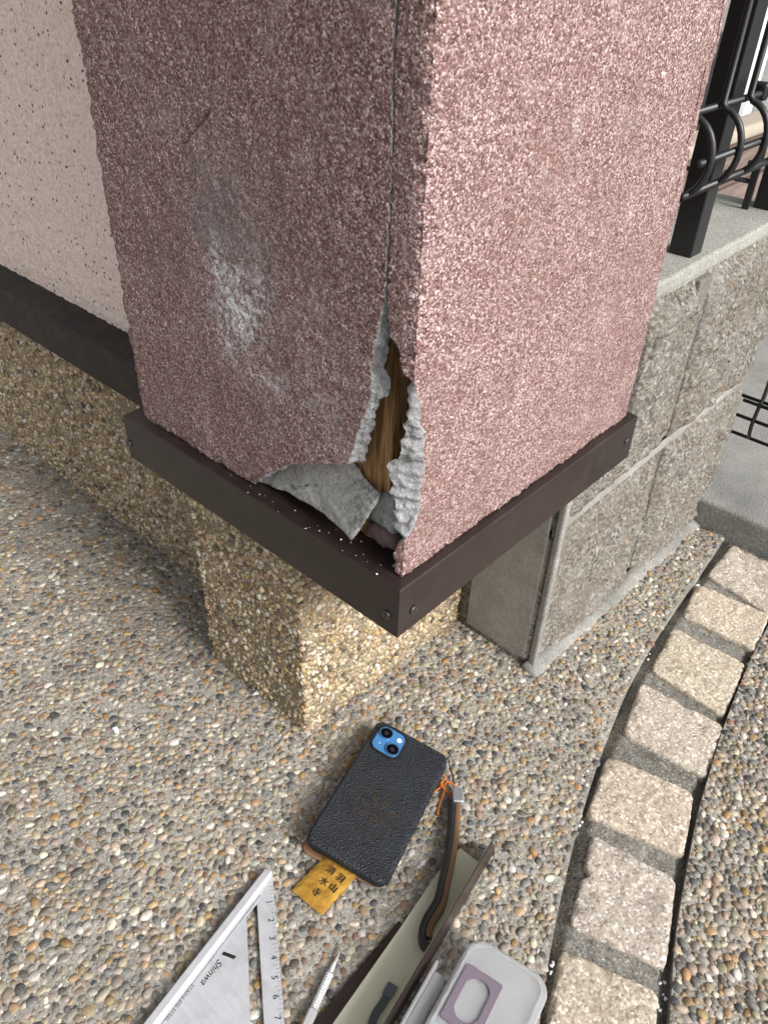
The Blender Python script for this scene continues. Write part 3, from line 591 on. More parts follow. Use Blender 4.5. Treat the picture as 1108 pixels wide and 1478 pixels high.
# ------------------------------------------------------------------ the concrete block wall on the right
YW = .289
bw = empty('block_wall', (.85, .35, -.03), 'low grey split-face concrete block wall with a smooth cap', 'wall')
def block(x0, x1, z0, z1, seed, y0=YW, y1=.405, marg=.0, amp=.0085, step=.0030, topslope=0):
    nx, nz = max(4, int((x1-x0)/step)), max(4, int((z1-z0)/step)); xs = np.linspace(x0, x1, nx+1); zz = np.linspace(z0, z1, nz+1); XX, ZZ = np.meshgrid(xs, zz)
    ed = np.minimum(np.minimum(XX-x0, x1-XX), np.minimum(ZZ-z0, z1-ZZ)); e = sm(0, .014, ed)
    rel = amp*(.9*fbm(XX*34+seed*5, ZZ*34, seed, 5)+.55*fbm(XX*120, ZZ*120+seed, seed+2, 3))
    YYb = y0+(1-e)*.008-rel*(.35+.65*e); 
    if marg: k = sm(marg, marg+.006, XX-x0); YYb = YYb*k+(y0+.003)*(1-k)
    if topslope: YYb = YYb+topslope*sm(z1-.028, z1, ZZ)
    n, m = XX.shape; V = np.stack([XX, YYb, ZZ], -1).reshape(-1, 3); idx = np.arange(n*m).reshape(n, m)
    F = np.column_stack([idx[:-1, :-1].ravel(), idx[:-1, 1:].ravel(), idx[1:, 1:].ravel(), idx[1:, :-1].ravel()]).tolist()
    per = np.r_[idx[0, :-1], idx[:-1, -1], idx[-1, :0:-1], idx[:0:-1, 0]]; b = len(V); Vb = V[per].copy(); Vb[:, 1] = y1; V = np.vstack([V, Vb]); k = len(per)
    F += [(per[i], b+i, b+(i+1) % k, per[(i+1) % k]) for i in range(k)]+[tuple(b+i for i in range(k))]
    me = fixn(mesh('block', V, F, True)); return put('concrete_block', me, BLOCK, bw)
zb = -.10
block(.6105, .846, zb, .176, 1, marg=.036); block(.867, 1.106, zb, .178, 3)
block(.6105, .733, .188, .247, 4); block(.735, .848, .188, .394, 2, topslope=.012); block(.870, 1.112, .188, .396, 5, topslope=.012)
put('mortar_joint', boxm((.612, YW+.017, zb), (1.10, .402, .20), 0), SMOOTHM, bw); put('mortar_bed', boxm((.6125, YW+.0075, .1755), (1.10, .30, .1885), .002), SMOOTHM, bw)
put('mortar_joint', boxm((.738, YW+.020, .19), (1.10, .402, .4005), 0), SMOOTHM, bw)
put('mortar_joint', boxm((.842, YW+.0105, zb), (.874, .36, .1745), .002), JOINTW, bw); put('mortar_joint', boxm((.844, YW+.0115, .1895), (.876, .36, .3935), .002), JOINTW, bw)
put('mortar_patch', boxm((.6085, YW+.012, -.01), (.6125, .388, .24), .0015), SMOOTHM, bw, label='smooth grey mortar patch on the end of the block wall')
put('mortar_rib', boxm((.608, YW-.003, zb), (.618, YW+.006, .236), .0025), PALEM, bw)
put('cap', boxm((.702, YW+.016, .398), (1.108, .408, .4155), .004, 3), CAP, bw, label='pale greenish grey concrete cap on the block wall')
def fillet():
    xs = np.linspace(.600, 1.06, 90); V = []
    for x in xs:
        a = .004*float(fbm(np.array(x*40), np.array(1.), 2)); g = float(gz(x)); 
        V += [(x, YW-.016+a, g-.004), (x, YW-.012+a, g+.0015), (x, YW-.007, g+.004+a*.5), (x, YW+.006, g+.010+a), (x, YW+.012, g-.004)]
    F = [(5*i+k, 5*i+(k+1) % 5, 5*i+5+(k+1) % 5, 5*i+5+k) for i in range(len(xs)-1) for k in range(5)]+[(0, 1, 2, 3, 4), tuple(5*(len(xs)-1)+k for k in range(5))]
    return fixn(mesh('mortar_fillet', V, F, True))
put('mortar_fillet', fillet(), PALEM, bw)

# ------------------------------------------------------------------ fence on the block wall, things behind
fence = empty('mesh_fence', (.85, .33, .4155), 'black wire mesh fence with rounded bottom bows on a square post', 'fence')
YF, RB, RW = .296, .024, .0032
pst = put('post', boxm((.837, .316, .4155), (.863, .342, 1.6), .0015), BLACK, fence)
zt = .571
def vwire(x):
    pts = [(x, YF, 1.5), (x, YF, .7), (x, YF, zt+.004)]+[(x, YF-RB*1.05*math.sin(a), zt-.032+.032*math.cos(a)) for a in np.linspace(.15, math.pi-.05, 14)]+[(x, YF+.004, zt-.0645)]
    return tube(pts, RW, 8)
for i, x in enumerate(np.arange(.706, 1.12, .0585)): put('vertical_wire', vwire(x), BLACK, fence)
for y, z in [(YF+.0055, zt), (YF-RB*1.05+.0055, zt-.032), (YF+.002, zt-.070), (YF-.012, zt-.060), (YF+.0055, zt+.12), (YF+.0055, zt+.24)]: put('horizontal_wire', tube([(.695, y, z), (1.13, y, z)], RW*1.05, 8), BLACK, fence)
put('clamp', slab(Frame((.866, YF+.006, zt+.002), (1, 0, 0), (0, -1, 0)), rrect(.012, .016, .004), -.008, .006, .002), BLACK, fence)
gate = empty('mesh_gate', (1.12, .2, .0), 'black wire mesh panel running off from the end of the block wall', 'fence')
for c, dx in [((1070, 570), 0), ((1072, 577), -.01), ((1062, 598), -.012), ((1054, 622), 0)]:
    p = onX(c, 1.12+dx); put('horizontal_wire', tube([(1.12+dx, p[1], p[2]), (1.12+dx, -.9, p[2])], .0026, 8), BLACK, gate)
for k in range(4):
    y = .266-.11*k; put('vertical_wire', tube([(1.118, y, 1.2), (1.118, y, .16), (1.112, y, .150), (1.108, y, .135), (1.106, y, .12), (1.110, y, .105), (1.117, y, .094)], .0028, 8), BLACK, gate)
gp = empty('gate_frame', (1.07, .34, .4155), 'black gate frame with a square post standing at the end of the cap', 'gate')
put('post', boxm((1.075, .318, .4155), (1.110, .346, 1.5), .0015), BLACK, gp)
p = onZ((1078, 302), .4155); put('upright_bar', boxm((p[0]-.004, p[1]-.001, .4155), (p[0]+.002, p[1]+.007, 1.4), .0005), BLACK, gp)
a = onX((1093, 264), 1.063); put('cross_bar', tube([(p[0], p[1]+.003, a[2]), (p[0], p[1]+.20, a[2])], .003, 6), BLACK, gp)
# brown boards behind, gravel, white panel
BROWN = M('weathered_brown_boards', .7, .3); nn = BROWN.noise(40, 4, .6, BROWN.mp((.12, 1, 1)), .5); BROWN.col(BROWN.ramp(nn, [(.3, (.09, .06, .05)), (.55, (.17, .125, .105)), (.75, (.25, .20, .17))])).bump(nn, .4, .003)
bx = empty('timber_planter', (1.8, .7, 0), 'brown board planter edge behind the black fence', 'planter')
zt2 = float(onY((1085, 192), .6)[2]); hb = (zt2-.0)/4
for k in range(4): put('board', boxm((1.12, .60+.002*(k % 2), .002+k*hb), (3.4, .625, .002+(k+1)*hb-.004), .003), BROWN.m, bx)
put('top_rail', boxm((1.12, .585, zt2-.004), (3.4, .645, zt2+.022), .010, 3), plain('pale_timber', (.36, .31, .25), .8, .2, 0, (120, .4, .002)), bx)
WHITE = plain('white_gloss_panel', (.80, .81, .82), .3, .5, 0, None, .05)
g0 = onZ((1095, 124), .0); whp = empty('white_panel', (g0[0]+.3, g0[1], 0), 'long white glossy panel beyond the black fence', 'panel')
dirv = nrm(np.array([1., .35, 0])); nv = np.array([-dirv[1], dirv[0], 0])*-1
fw = Frame((g0[0], g0[1], .0), dirv, (0, 0, 1))
put('lower_panel', slab(fw, rrect(5, .12, .03, 4, 0, .06), .015, .20, .03), WHITE, whp); put('upper_panel', slab(fw, rrect(5, .10, .03, 4, 0, .07), .204, .75, .03), WHITE, whp); put('foot', slab(fw, rrect(4.8, .06, .01, 2, 0, .06), 0, .02, .002), BLACK, whp)
GREEN = plain('moss_green', (.10, .17, .03), .9, .2)
gv = []; gf = []; gg = np.random.default_rng(4)
for c in [(1082, 176), (1104, 184)]:
    q = onZ(c, .0)
    for k in range(420):
        b = q+[gg.normal(0, .05), gg.normal(0, .03), 0]; d = gg.normal(0, .012, 3); hgt = gg.uniform(.01, .03); i = len(gv); gv += [b+[.003, 0, 0], b-[.003, 0, 0], b+[d[0], d[1], hgt]]; gf.append((i, i+1, i+2))
put('grass', mesh('grass', gv, gf), GREEN, kind='stuff', label='small green tufts of moss and grass behind the planter', cat='grass')

# ------------------------------------------------------------------ things lying on the paving
LEATHER = M('black_grained_leather', .48, .35); lv = LEATHER.vor(680, 'Distance'); LEATHER.col(LEATHER.mix(LEATHER.ramp(LEATHER.noise(40, 3), [(.4, 0.), (.7, .5)]), (.011, .013, .017), (.021, .025, .032))).bump(lv, .8, .0011)
LINING = plain('tan_leather_edge', (.22, .115, .065), .6, .4); DARKL = plain('dark_brown_lining', (.03, .018, .013), .7, .3)
ph = [PT(541, 1034, .026), PT(647, 1090, .0125), PT(555, 1288, .0125), PT(450, 1208, .026)]; pc = sum(ph)/4
pex = (ph[1]-ph[0])+(ph[2]-ph[3]); pey = (ph[0]-ph[3])+(ph[1]-ph[2]); pn = nrm(np.cross(pex, pey)); bis = nrm(nrm(pex)+nrm(pey)); pex = nrm(bis+np.cross(bis, pn)); pf = Frame(pc-pn*.0175, pex, pn)
PWd = .5*(np.linalg.norm(ph[1]-ph[0])+np.linalg.norm(ph[2]-ph[3])); PLn = .5*(np.linalg.norm(ph[3]-ph[0])+np.linalg.norm(ph[2]-ph[1]))
gp0 = pc-GN*((pc-PT(545, 1160, 0))@GN); gf_ = Frame(gp0, pex, GN)
print('phone', PWd, PLn)
if pf.uv(ph[0])[1] < 0: print('frame flipped')
phone = empty('phone', tuple(gf_(0, 0, 0)), 'smartphone face down in a black leather folding case with round emblem', 'phone')
slabm = slab(pf, rrect(PWd, PLn, .009, 8), .0065, .0175, .0028); case = put('case_back', slabm, LEATHER.m, phone)
put('seam', ring(pf, rrect(PWd-.0078, PLn-.0078, .0062, 8), rrect(PWd-.0086, PLn-.0086, .0058, 8), .0172, .01765), plain('case_stitching', (.03, .033, .038), .6, .3), case)
put('case_flap', slab(gf_, rrect(PWd, PLn, .010, 8, -.0050, .001), .0008, .0036, .001), LINING, phone)
put('flap_lining', slab(gf_, rrect(PWd-.006, PLn-.008, .008, 8, -.0015, .002), .0034, .0050, .0006), DARKL, phone)
put('case_spine', slab(pf, rrect(.006, PLn-.016, .0025, 5, PWd/2-.0015, -.001), .0056, .0165, .0022), LEATHER.m, phone)
put('clasp', slab(pf, rrect(.008, .018, .003, 4, -PWd/2-.0015, .020), .004, .009, .001), LINING, phone)
ca, cb = pf.uv(PT(566, 1062, .0175)); BLUE = plain('blue_glass_back', (.055, .17, .36), .18, .6, 0, None, .05); RIM = plain('case_rim', (.012, .012, .013), .5, .4)
ow, oh = .0305, .0325; ca, cb = -PWd/2+.0062+ow/2, PLn/2-.0050-oh/2
cm = put('camera_window', slab(pf, rrect(ow, oh, .009, 8, ca, cb), .0170, .01775, .0003), BLUE, phone)
put('window_rim', ring(pf, rrect(ow+.0032, oh+.0032, .0105, 8, ca, cb), rrect(ow, oh, .009, 8, ca, cb), .0168, .0190), RIM, phone)
LENS = plain('lens_glass', (.004, .004, .006), .08, .6, 0, None, 0.); RINGB = plain('blue_metal_ring', (.10, .26, .48), .3, .5, .6)
def circ(r, a, b, n=28): return [(a+r*math.cos(t), b+r*math.sin(t)) for t in np.linspace(0, 2*math.pi, n+1)[:-1]]
for (x, y) in [(-.0070, .0074), (.0066, -.0070)]:
    a, b = ca+x, cb+y; l = put('lens', slab(pf, circ(.0066, a, b), .0176, .0190, .0006), LENS, phone); put('lens_ring', ring(pf, circ(.0074, a, b), circ(.0064, a, b), .0176, .0194), RINGB, l)
    put('lens_core', slab(pf, circ(.0022, a, b), .0189, .01915, .0001), plain('lens_core', (.03, .02, .04), .1, .8), l)
a, b = ca+.0082, cb+.0075; put('flash', slab(pf, circ(.0027, a, b), .0176, .0183, .0003), plain('flash_lens', (.85, .85, .8), .3, .5), phone)
a, b = ca-.0080, cb-.0066; put('microphone_hole', slab(pf, circ(.0008, a, b), .0176, .0179, .0001), plain('pale_dot', (.5, .6, .7), .3, .5), phone)
EMB = plain('emblem_print', (.026, .020, .016), .5, .4, 0, None, .1)
ea, eb = pf.uv(PT(542, 1172, .0175)); zE = .01752; RE = .0262
emb = put('emblem', ring(pf, circ(RE, ea, eb, 48), circ(RE-.0012, ea, eb, 48), zE-.0002, zE+.00022), EMB, phone)
put('emblem_ring', ring(pf, circ(RE-.0035, ea, eb, 48), circ(RE-.0046, ea, eb, 48), zE-.0002, zE+.00022), EMB, emb)
ge = np.random.default_rng(12)                 # worn ornament inside the ring: petals, dots and bars
for k in range(7):
    t = 2*math.pi*k/7+.3; r = .0125; f2 = [(ea+r*math.cos(t)+.0052*math.cos(q)*math.cos(t)-.0030*math.sin(q)*math.sin(t), eb+r*math.sin(t)+.0052*math.cos(q)*math.sin(t)+.0030*math.sin(q)*math.cos(t)) for q in np.linspace(0, 2*math.pi, 17)[:-1]]
    put('emblem_petal', slab(pf, f2, zE-.0002, zE+.0002, .0001), EMB, emb)
put('emblem_knot', ring(pf, circ(.0062, ea, eb), circ(.0042, ea, eb), zE-.0002, zE+.0002), EMB, emb)
for dx in (-.0015, .0015): put('emblem_bar', slab(pf, rrect(.0013, .006, .0004, 2, ea+dx, eb), zE-.0002, zE+.0002, .0001), EMB, emb)
put('emblem_bar', slab(pf, rrect(.003, .0012, .0003, 2, ea, eb), zE-.00018, zE+.00018, .0001), EMB, emb)
# hand strap, clip, cord
strap = empty('hand_strap', tuple(PT(640, 1290)), 'black and tan leather hand strap with silver clip, looped beside the phone', 'strap')
def ribbon(px, w, h0, h1, mat, name, side):
    P = spline(np.array([PT(x, y, hh) for x, y, hh in px]), 10); V = []; n = len(P)
    for i in range(n):
        t = nrm(P[min(i+1, n-1)]-P[max(i-1, 0)]); s_ = nrm(np.cross(GN, t)); c = P[i]
        for a, z in [(-w/2, h0), (-w/2, h1-.0008), (-w/2+.0008, h1), (w/2-.0008, h1), (w/2, h1-.0008), (w/2, h0)]: V.append(c+s_*(a+side)+GN*z)
    F = [(i*6+k, i*6+(k+1) % 6, (i+1)*6+(k+1) % 6, (i+1)*6+k) for i in range(n-1) for k in range(6)]+[tuple(range(6)), tuple((n-1)*6+k for k in range(6))]
    return put(name, fixn(mesh(name, V, F, True)), mat, strap)
pth = [(656, 1160, .007), (653, 1205, .008), (648, 1240, .010), (641, 1275, .016), (634, 1304, .017), (620, 1328, .016), (614, 1343, .015), (613, 1354, .014)]
TAN = plain('tan_leather', (.15, .085, .045), .65, .3, 0, (300, .3, .0008))
ribbon(pth+[(616, 1363, .0135), (623, 1364, .013)], .0058, -.003, .0046, BLACK, 'outer_strap', -.0027)
ribbon(pth, .0056, -.003, .0042, TAN, 'inner_strap', .0030)
cf = Frame(PT(658, 1157, 0), PT(667, 1157, 0)-PT(650, 1157, 0), GN); 
put('clip', slab(Frame(PT(659, 1156, .002), PT(666, 1147)-PT(653, 1146), GN), rrect(.0105, .0165, .001, 3), 0, .011, .0012), plain('silver_clip', (.5, .51, .53), .3, .5, .7), strap)
put('cord', tube(spline([PT(647, 1098, .012), PT(651, 1112, .008), PT(654, 1128, .005), PT(657, 1144, .007)], 6), .0007, 6), BLACK, strap)
ORANGE = plain('orange_cord', (.42, .12, .02), .7, .3, 0, (500, .4, .0006))
oc = empty('orange_cord', tuple(PT(640, 1130)), 'short orange cord tied in a small bow at the edge of the phone', 'cord')
put('bow', tube(spline([PT(634, 1134, .003), PT(628, 1126, .006), PT(636, 1118, .007), PT(642, 1123, .006), PT(636, 1131, .006), PT(640, 1138, .005), PT(650, 1146, .004), PT(657, 1140, .005), PT(652, 1131, .006), PT(643, 1128, .007)], 8), .0013, 7), ORANGE, oc)
put('tail', tube(spline([PT(643, 1128, .006), PT(640, 1145, .004), PT(634, 1160, .002), PT(631, 1176, .002)], 8), [.0011]*18+[.0013]*4+[.0016]*3, 7), ORANGE, oc)
put('tail', tube(spline([PT(640, 1133, .005), PT(630, 1140, .003), PT(622, 1146, .002)], 8), .0011, 7), ORANGE, oc)
# yellow cloth charm with brush lettering
YCL = M('yellow_brocade', .75, .3); wv = YCL.noise(420, 2, .5, YCL.mp((1, 1, 1), (0, 0, .7))); YCL.col(YCL.ramp(YCL.noise(70, 4, .65), [(.3, (.16, .075, .012)), (.5, (.36, .19, .025)), (.7, (.48, .28, .05))])).bump(wv, .6, .001)
q = [PT(x, y, .004) for x, y in [(462, 1236), (507, 1272), (466, 1321), (424, 1288)]]; yc = sum(q)/4
yf = Frame(yc-GN*.004, q[1]-q[0], GN); yw = .5*(np.linalg.norm(q[1]-q[0])+np.linalg.norm(q[2]-q[3])); yl = .5*(np.linalg.norm(q[3]-q[0])+np.linalg.norm(q[2]-q[1])); print('charm', yw, yl)
charm = empty('cloth_charm', tuple(yf(0, 0, 0)), 'small yellow brocade charm pouch with black brush lettering under the phone', 'charm')
ol = rrect(yw, yl+.012, .003, 5, 0, .006)
def pouch():
    nx, ny = 26, 34; V = []; L2 = yl+.014
    for s_ in (1, -1):
        for j in range(ny+1):
            for i in range(nx+1):
                a = -yw/2+yw*i/nx; b = -yl/2+L2*j/ny; e = min(min(i, nx-i)/nx*yw, min(j, ny-j)/ny*L2); hgt = .0026*(1-math.exp(-e/.004))+.0004*float(fbm(np.array(a*300), np.array(b*300), 3)); a += .0008*float(vn(np.array(b*200), np.array(1.), 2)); V.append(yf(a, b, .0034+s_*hgt))
    m = (nx+1)*(ny+1); F = []
    for s_ in (0, 1): F += [(s_*m+j*(nx+1)+i, s_*m+j*(nx+1)+i+1, s_*m+(j+1)*(nx+1)+i+1, s_*m+(j+1)*(nx+1)+i) for j in range(ny) for i in range(nx)]
    me = mesh('pouch', V, F, True); bm = bmesh.new(); bm.from_mesh(me); bmesh.ops.remove_doubles(bm, verts=bm.verts, dist=.00001); bm.to_mesh(me); bm.free(); return fixn(me)
put('pouch', pouch(), YCL.m, charm)
INK = plain('black_ink', (.012, .010, .009), .7, .3)
for txt, px in [('清', (478, 1258)), ('水', (467, 1274)), ('寺', (456, 1289)), ('羽', (491, 1269)), ('山', (481, 1283))]:
    a, b = yf.uv(PT(*px, .005)); put('lettering', textmesh(txt, yf, a, b, 0, .0082, .0061, .0003), INK, charm)
# aluminium set square
ALU = M('brushed_aluminium', .45, .5, .55); an_ = ALU.noise(500, 3, .6, ALU.mp((1, .08, 1), (0, 0, .5))); ALU.col(ALU.mix(ALU.ramp(ALU.noise(60, 4, .6), [(.45, 0.), (.7, .5)]), (.70, .71, .74), (.50, .51, .53))); ALU.rgh(ALU.ramp(an_, [(.3, .36), (.7, .55)])).bump(an_, .1, .0004)
zq = .0050
tri = empty('set_square', tuple(PT(330, 1400)), 'silver aluminium triangular set square with engraved scale and logo', 'set square')
qf = Frame(PT(393, 1262, 0), PT(412, 1478, 0)-PT(393, 1262, 0), GN)      # along the scale edge
U = lambda x, y, hh=zq: np.array(qf.uv(PT(x, y, hh)))
def lineext(p, q, t): return p+(q-p)*t
tip = U(393, 1260); re = U(411, 1478); li = U(225, 1478); re2 = lineext(tip, re, 1.75); li2 = lineext(tip, li, 1.75)
plate_o = [tip, re2, li2]
s1, s2 = U(371, 1304), U(381, 1478); s3, s4 = U(356, 1322), U(362, 1478); s2e = lineext(s1, s2, 1.45); s4e = lineext(s3, s4, 1.5)
def poly_slab(pts, z0, z1, bev=.0003):
    P = [tuple(p) for p in pts]
    ar = sum(P[i-1][0]*P[i][1]-P[i][0]*P[i-1][1] for i in range(len(P)))
    if ar < 0: P = P[::-1]
    return slab(qf, P, z0, z1, bev, False)
s0 = lineext(s1, s3, 1.0)
put('scale_strip', poly_slab([tip, re2, s2e, s1], .0035, zq), ALU.m, tri)
hyp = nrm(li-tip); mid = lineext(tip, li, .12)
put('plate', poly_slab([s3, s4e, lineext(s4e, s2e, -.0)+0*hyp, li2], .0035, zq), ALU.m, tri)
put('cross_strip', poly_slab([s4e, s2e, re2, li2], .0035, zq-.0001), ALU.m, tri)
put('web', poly_slab([tip, s1, s3, li2, lineext(tip, li2, .5)], .0035, zq-.00005), ALU.m, tri)
nh = np.array([-hyp[1], hyp[0]]); nh = nh if (nh@(re-tip)) > 0 else -nh
put('fence_bar', poly_slab([tip-nh*.0068+hyp*.002, tip+nh*.0002+hyp*.0, li2+nh*.0002, li2-nh*.0068], .0006, .0085, .0011), ALU.m, tri)
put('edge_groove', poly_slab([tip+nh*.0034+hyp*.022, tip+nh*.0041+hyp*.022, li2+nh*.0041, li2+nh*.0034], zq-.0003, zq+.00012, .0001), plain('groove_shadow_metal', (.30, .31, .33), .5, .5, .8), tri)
for k, (x, y) in enumerate([(388, 1302), (391, 1328), (393, 1354), (395, 1382), (396, 1411), (398, 1439), (400, 1469)]):
    a, b = U(x, y); put('number', textmesh(str(k+1), qf, a, b, 0, .0072, zq+.0001), INK, tri)
for k in range(46):
    p0 = lineext(tip, re, .10+k*.0269); ln = .0052 if k % 5 == 0 else .0032; e_ = nrm(re-tip); ni = nrm(s1-tip-e_*((s1-tip)@e_)); 
    if k < 34: put('graduation', poly_slab([p0+ni*.0004, p0+e_*.00018+ni*.0004, p0+e_*.00018+ni*ln, p0+ni*ln], zq-.0002, zq+.0001, .00004), INK, tri)
ha = math.atan2(hyp[1], hyp[0])
a, b = U(306, 1403); put('logo', textmesh('Shinwa', qf, a, b, ha, .0078, zq+.0001, shear=.35), INK, tri)
a, b = U(326, 1384); a, b = np.array(U(330, 1378)); 
put('logo_bar', poly_slab([np.array([a, b])+hyp*.0-nh*.005, np.array([a, b])+hyp*.003-nh*.005, np.array([a, b])+hyp*.0005+nh*.006, np.array([a, b])-hyp*.0025+nh*.006], zq-.0002, zq+.0001, .00005), INK, tri)
a, b = U(259, 1447); put('lettering', textmesh('STAINLESS STEEL', qf, a, b, ha, .0042, zq+.0001), plain('grey_ink', (.12, .12, .13), .6, .3), tri)
# scriber
scb = empty('scriber', tuple(PT(470, 1420)), 'steel scriber with knurled grip and needle tip beside the cream flashing', 'scriber')
a_, b_ = PT(493, 1368, .004), PT(443, 1478, .006); dv = nrm(b_-a_)
put('needle', tube([a_, a_+dv*.012, a_+dv*.022], [.0003, .0013, .0021], 12), STEEL, scb)
def knurl():
    L0, L1 = .022, .052; n, m = 60, 28; V = []; ex = nrm(np.cross(dv, GN)); ey = np.cross(dv, ex)
    for i in range(n+1):
        s_ = L0+(L1-L0)*i/n; r0 = .0031*min(1, .7+i/6)
        for k in range(m):
            t = 2*math.pi*k/m; r = r0+.00035*(math.sin(s_*1500+t*6)*math.sin(s_*1500-t*6)); V.append(a_+dv*s_+ex*r*math.cos(t)+ey*r*math.sin(t))
    return fixn(mesh('knurl', V, [(i*m+k, i*m+(k+1) % m, (i+1)*m+(k+1) % m, (i+1)*m+k) for i in range(n) for k in range(m)]))
put('knurled_grip', knurl(), STEEL, scb)
hexb = tube([a_+dv*.052, a_+dv*.0535, a_+dv*.14], [.0029, .0040, .0040], 6); hexb.polygons.foreach_set('use_smooth', [False]*len(hexb.polygons)); put('hexagonal_body', hexb, STEEL, scb)
# cream-backed length of flashing
CREAM = plain('cream_back_coat', (.56, .56, .42), .5, .4, 0, None, .1)
ang = empty('flashing_offcut', tuple(PT(600, 1380)), 'offcut of brown folded flashing lying with its cream back upwards', 'flashing')
def ext(p, q, t): return tuple(np.array(p)+(np.array(q)-np.array(p))*t)
F0 = .007
cream_px = [(632, 1258), (664, 1224), (696, 1249), ext((704, 1242), (566, 1478), 1.5), ext((581, 1334), (480, 1478), 1.65), (581, 1334)]
P = np.array([PT(x, y, F0) for x, y in cream_px]); put('cream_floor', prism(P-GN*.0007, GN*.0007), CREAM, ang)
P = np.array([PT(x, y, F0-.0009) for x, y in cream_px]); put('brown_underside', prism(P-GN*.0006, GN*.0006), METAL, ang)
b0, b1 = PT(581, 1334, F0-.0003), PT(*cream_px[4], F0-.0003); d0 = PT(*ext((571, 1330), (571, 1330), 0), .003); d1 = PT(*ext((575, 1330), (452, 1476), 1.65), .003); d0 = PT(575, 1329, .003)
put('folded_lip', prism(np.array([b0, b1, d1, d0]), -GN*.0008), METAL, ang)
w0, w1 = PT(705, 1240, .003), PT(*cream_px[3], .003); hv = GN*.036; dirf = nrm(w1-w0); outw = nrm(np.cross(dirf, GN)); outw = outw if outw@np.array([1, -1, 0]) > 0 else -outw
put('upright_flange', prism(np.array([w0-dirf*.012-GN*.002, w1-GN*.002, w1+hv, w0+dirf*.006+hv]), outw*.0009), METAL, ang)
put('flange_back', prism(np.array([w0-dirf*.001, w1, w1+hv*.98, w0+dirf*.006+hv*.98]), -outw*.0006), CREAM, ang)
GRY = plain('dark_grey_rubber', (.07, .08, .078), .6, .3)
rub = empty('rubber_strip', tuple(PT(548, 1460)), 'thin dark grey rubber strip lying on the cream flashing', 'strip')
P = spline([PT(564, 1428, F0+.002), PT(554, 1446, F0+.0015), PT(541, 1466, F0+.0015), PT(535, 1485, F0+.001), PT(530, 1510, F0+.001)], 6); V = []
for i in range(len(P)):
    t = nrm(P[min(i+1, len(P)-1)]-P[max(i-1, 0)]); s_ = nrm(np.cross(GN, t)); V += [P[i]-s_*.0032, P[i]+s_*.0032, P[i]+s_*.0032+GN*.0016, P[i]-s_*.0032+GN*.0016]
nP = len(P); put('strip', fixn(mesh('strip', V, [(i*4+k, i*4+(k+1) % 4, i*4+4+(k+1) % 4, i*4+4+k) for i in range(nP-1) for k in range(4)]+[(0, 1, 2, 3), tuple(4*(nP-1)+k for k in range(4))])), GRY, rub)
put('end_tab', slab(Frame(P[1], P[2]-P[0], GN), rrect(.011, .0085, .0008, 3), .0014, .0024, .0003), plain('blue_grey_tab', (.09, .105, .12), .5, .4), rub)
# translucent plastic box
PLAS = M('translucent_plastic', .35, .5); PLAS.col((.80, .81, .825)); PLAS.b.inputs['Transmission Weight'].default_value = .75; PLAS.b.inputs['IOR'].default_value = 1.2; PLAS.b.inputs['Subsurface Weight'].default_value = .2; PLAS.b.inputs['Subsurface Radius'].default_value = (.02, .02, .02); PLAS.b.inputs['Subsurface Scale'].default_value = .3; PLAS.bump(PLAS.noise(200, 3), .08, .0005)
HB = .030
k0, k1 = PT(684, 1345, HB), PT(799, 1418, HB); bxw = np.linalg.norm(k1-k0); bl = .115; bfx = Frame((k0+k1)/2-GN*HB, k1-k0, GN)
sgn = 1 if bfx.uv(PT(700, 1478, HB))[1] > 0 else -1; print('box', bxw, sgn)
def O(a, b): return a, sgn*b
cy = sgn*bl/2
pbox = empty('plastic_box', tuple(bfx(0, cy, 0)), 'translucent white plastic box with a mauve window frame in its lid', 'box')
put('box_base', slab(bfx, rrect(bxw-.006, bl-.006, .013, 8, 0, cy), .0006, HB-.006, .003), PLAS.m, pbox)
lid = put('lid', slab(bfx, rrect(bxw, bl, .016, 10, 0, cy), HB-.0055, HB-.001, .0015), PLAS.m, pbox)
put('lid_ridge', ring(bfx, rrect(bxw-.006, bl-.006, .0135, 10, 0, cy), rrect(bxw-.0105, bl-.0105, .0115, 10, 0, cy), HB-.002, HB+.0006), PLAS.m, lid)
MAUVE = plain('mauve_plastic', (.17, .135, .17), .5, .4, 0, None, .08)
mq = [np.array(bfx.uv(PT(x, y, HB))) for x, y in [(672, 1390), (724, 1420), (636, 1470)]]; mw = np.linalg.norm(mq[1]-mq[0]); ml = np.linalg.norm(mq[2]-mq[0]); mc = mq[0]+(mq[1]-mq[0])/2+(mq[2]-mq[0])/2
mc = (mc[0], mc[1]); out_o = rrect(mw, ml, .002, 10, *mc); out_i = rrect(mw*.66, ml*.74, mw*.30, 10, *mc)
put('window_frame', ring(bfx, out_o, out_i, HB-.004, HB+.0008), MAUVE, lid)
put('latch_flap', slab(bfx, rrect(.010, .075, .0025, 4, -bxw/2-.0085, sgn*.078), .008, HB-.008, .0012), PLAS.m, pbox)
put('latch_lip', slab(bfx, rrect(.0025, .080, .001, 3, -bxw/2-.0145, sgn*.075), .006, HB-.003, .0006), PLAS.m, pbox)

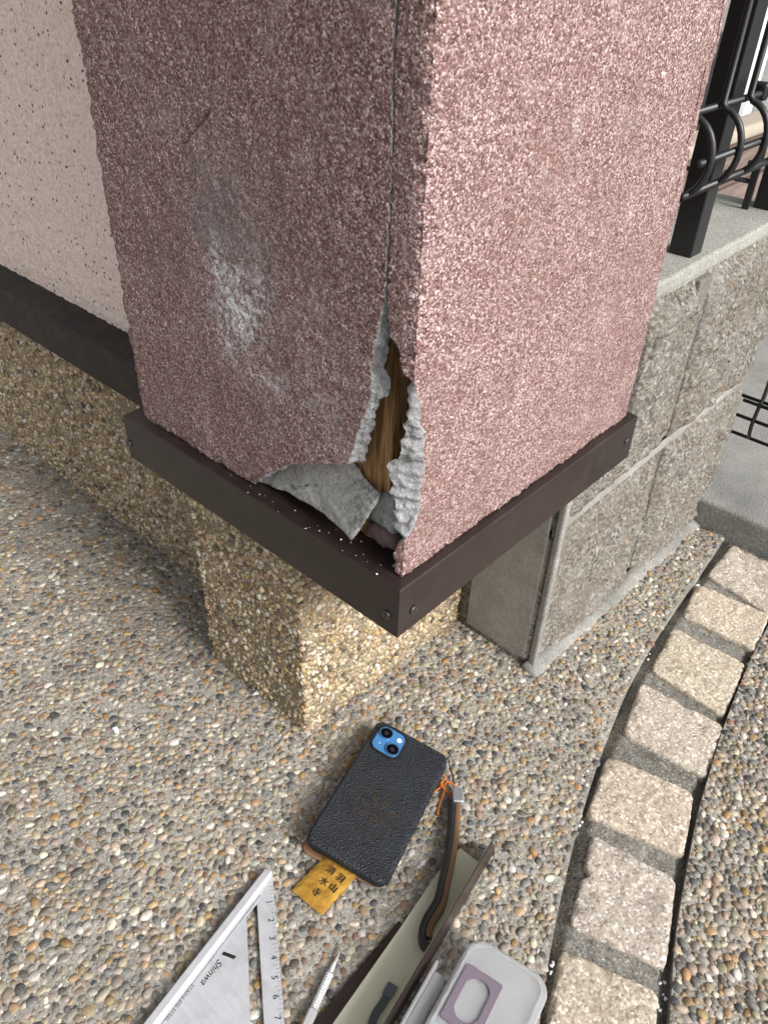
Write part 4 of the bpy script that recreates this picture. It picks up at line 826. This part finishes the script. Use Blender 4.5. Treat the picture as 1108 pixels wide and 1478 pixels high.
# ------------------------------------------------------------------ crumbs of mortar
CHIP = plain('pale_mortar_chip', (.74, .75, .77), .8, .3)
def chip(pos, size, seed, n=GN):
    g = np.random.default_rng(seed); f = Frame(pos, (math.cos(seed), math.sin(seed), 0), n); k = 7; an = np.sort(g.uniform(0, 2*np.pi, k)); r = size*g.uniform(.6, 1.1, k)
    P = [(a*math.cos(t)*1.3, a*math.sin(t)*.8) for a, t in zip(r, an)]; V = [f(a, b, 0) for a, b in P]+[f(a*.8, b*.8, size*.45+g.uniform(-.1, .1)*size) for a, b in P]
    return fixn(mesh('chip', V, [tuple(range(k))[::-1], tuple(range(k, 2*k))]+[(i, (i+1) % k, k+(i+1) % k, k+i) for i in range(k)]))
for c, s_, lab in [((373, 1002), .0055, 'flat white mortar chip lying beside the foot of the pebble plinth'), ((168, 1055), .0048, 'thin white mortar sliver lying alone on the open pebble paving')]:
    p = PT(*c, .0022); put('mortar_chip', chip(p, s_, int(c[0])), CHIP, None, None, lab, 'chip')
cv = []; cfc = []; g = np.random.default_rng(9)
def crumb(p, s_):
    i = len(cv); k = 5
    for j in range(k): t = 2*math.pi*j/k; cv.append(p+np.array([s_*math.cos(t)*g.uniform(.5, 1.2), s_*math.sin(t)*g.uniform(.5, 1.2), 0]))
    cv.append(p+[0, 0, s_*.9]); cfc.extend([(i+j, i+(j+1) % k, i+k) for j in range(k)])
for _ in range(34):
    c = (g.uniform(330, 560), 0); y = 852-.622*(574-c[0])-g.uniform(4, 38); p = onZ((c[0], y), .3008)
    if p[0] < X0-.001 or c[0] > 410: crumb(p, g.choice([.0004, .0007, .0011], p=[.65, .28, .07]))
for c in [(800, 1392), (797, 1402), (955, 1410), (962, 1440), (952, 1452), (1003, 848), (935, 948), (1046, 990), (1073, 868), (836, 1190)]:
    for _ in range(3): crumb(PT(c[0]+g.normal(0, 3), c[1]+g.normal(0, 5), -.006), g.uniform(.0009, .0024))
for _ in range(60): crumb(PT(g.uniform(100, 760), g.uniform(1000, 1478), .002), g.uniform(.0006, .0012))
put('mortar_crumbs', mesh('crumbs', cv, cfc), CHIP, kind='stuff', label='tiny white mortar crumbs scattered on the flashing and paving', cat='crumbs')
bpy.context.view_layer.update()
print('tris', sum(sum(len(p.vertices)-2 for p in m.polygons) for m in bpy.data.meshes))
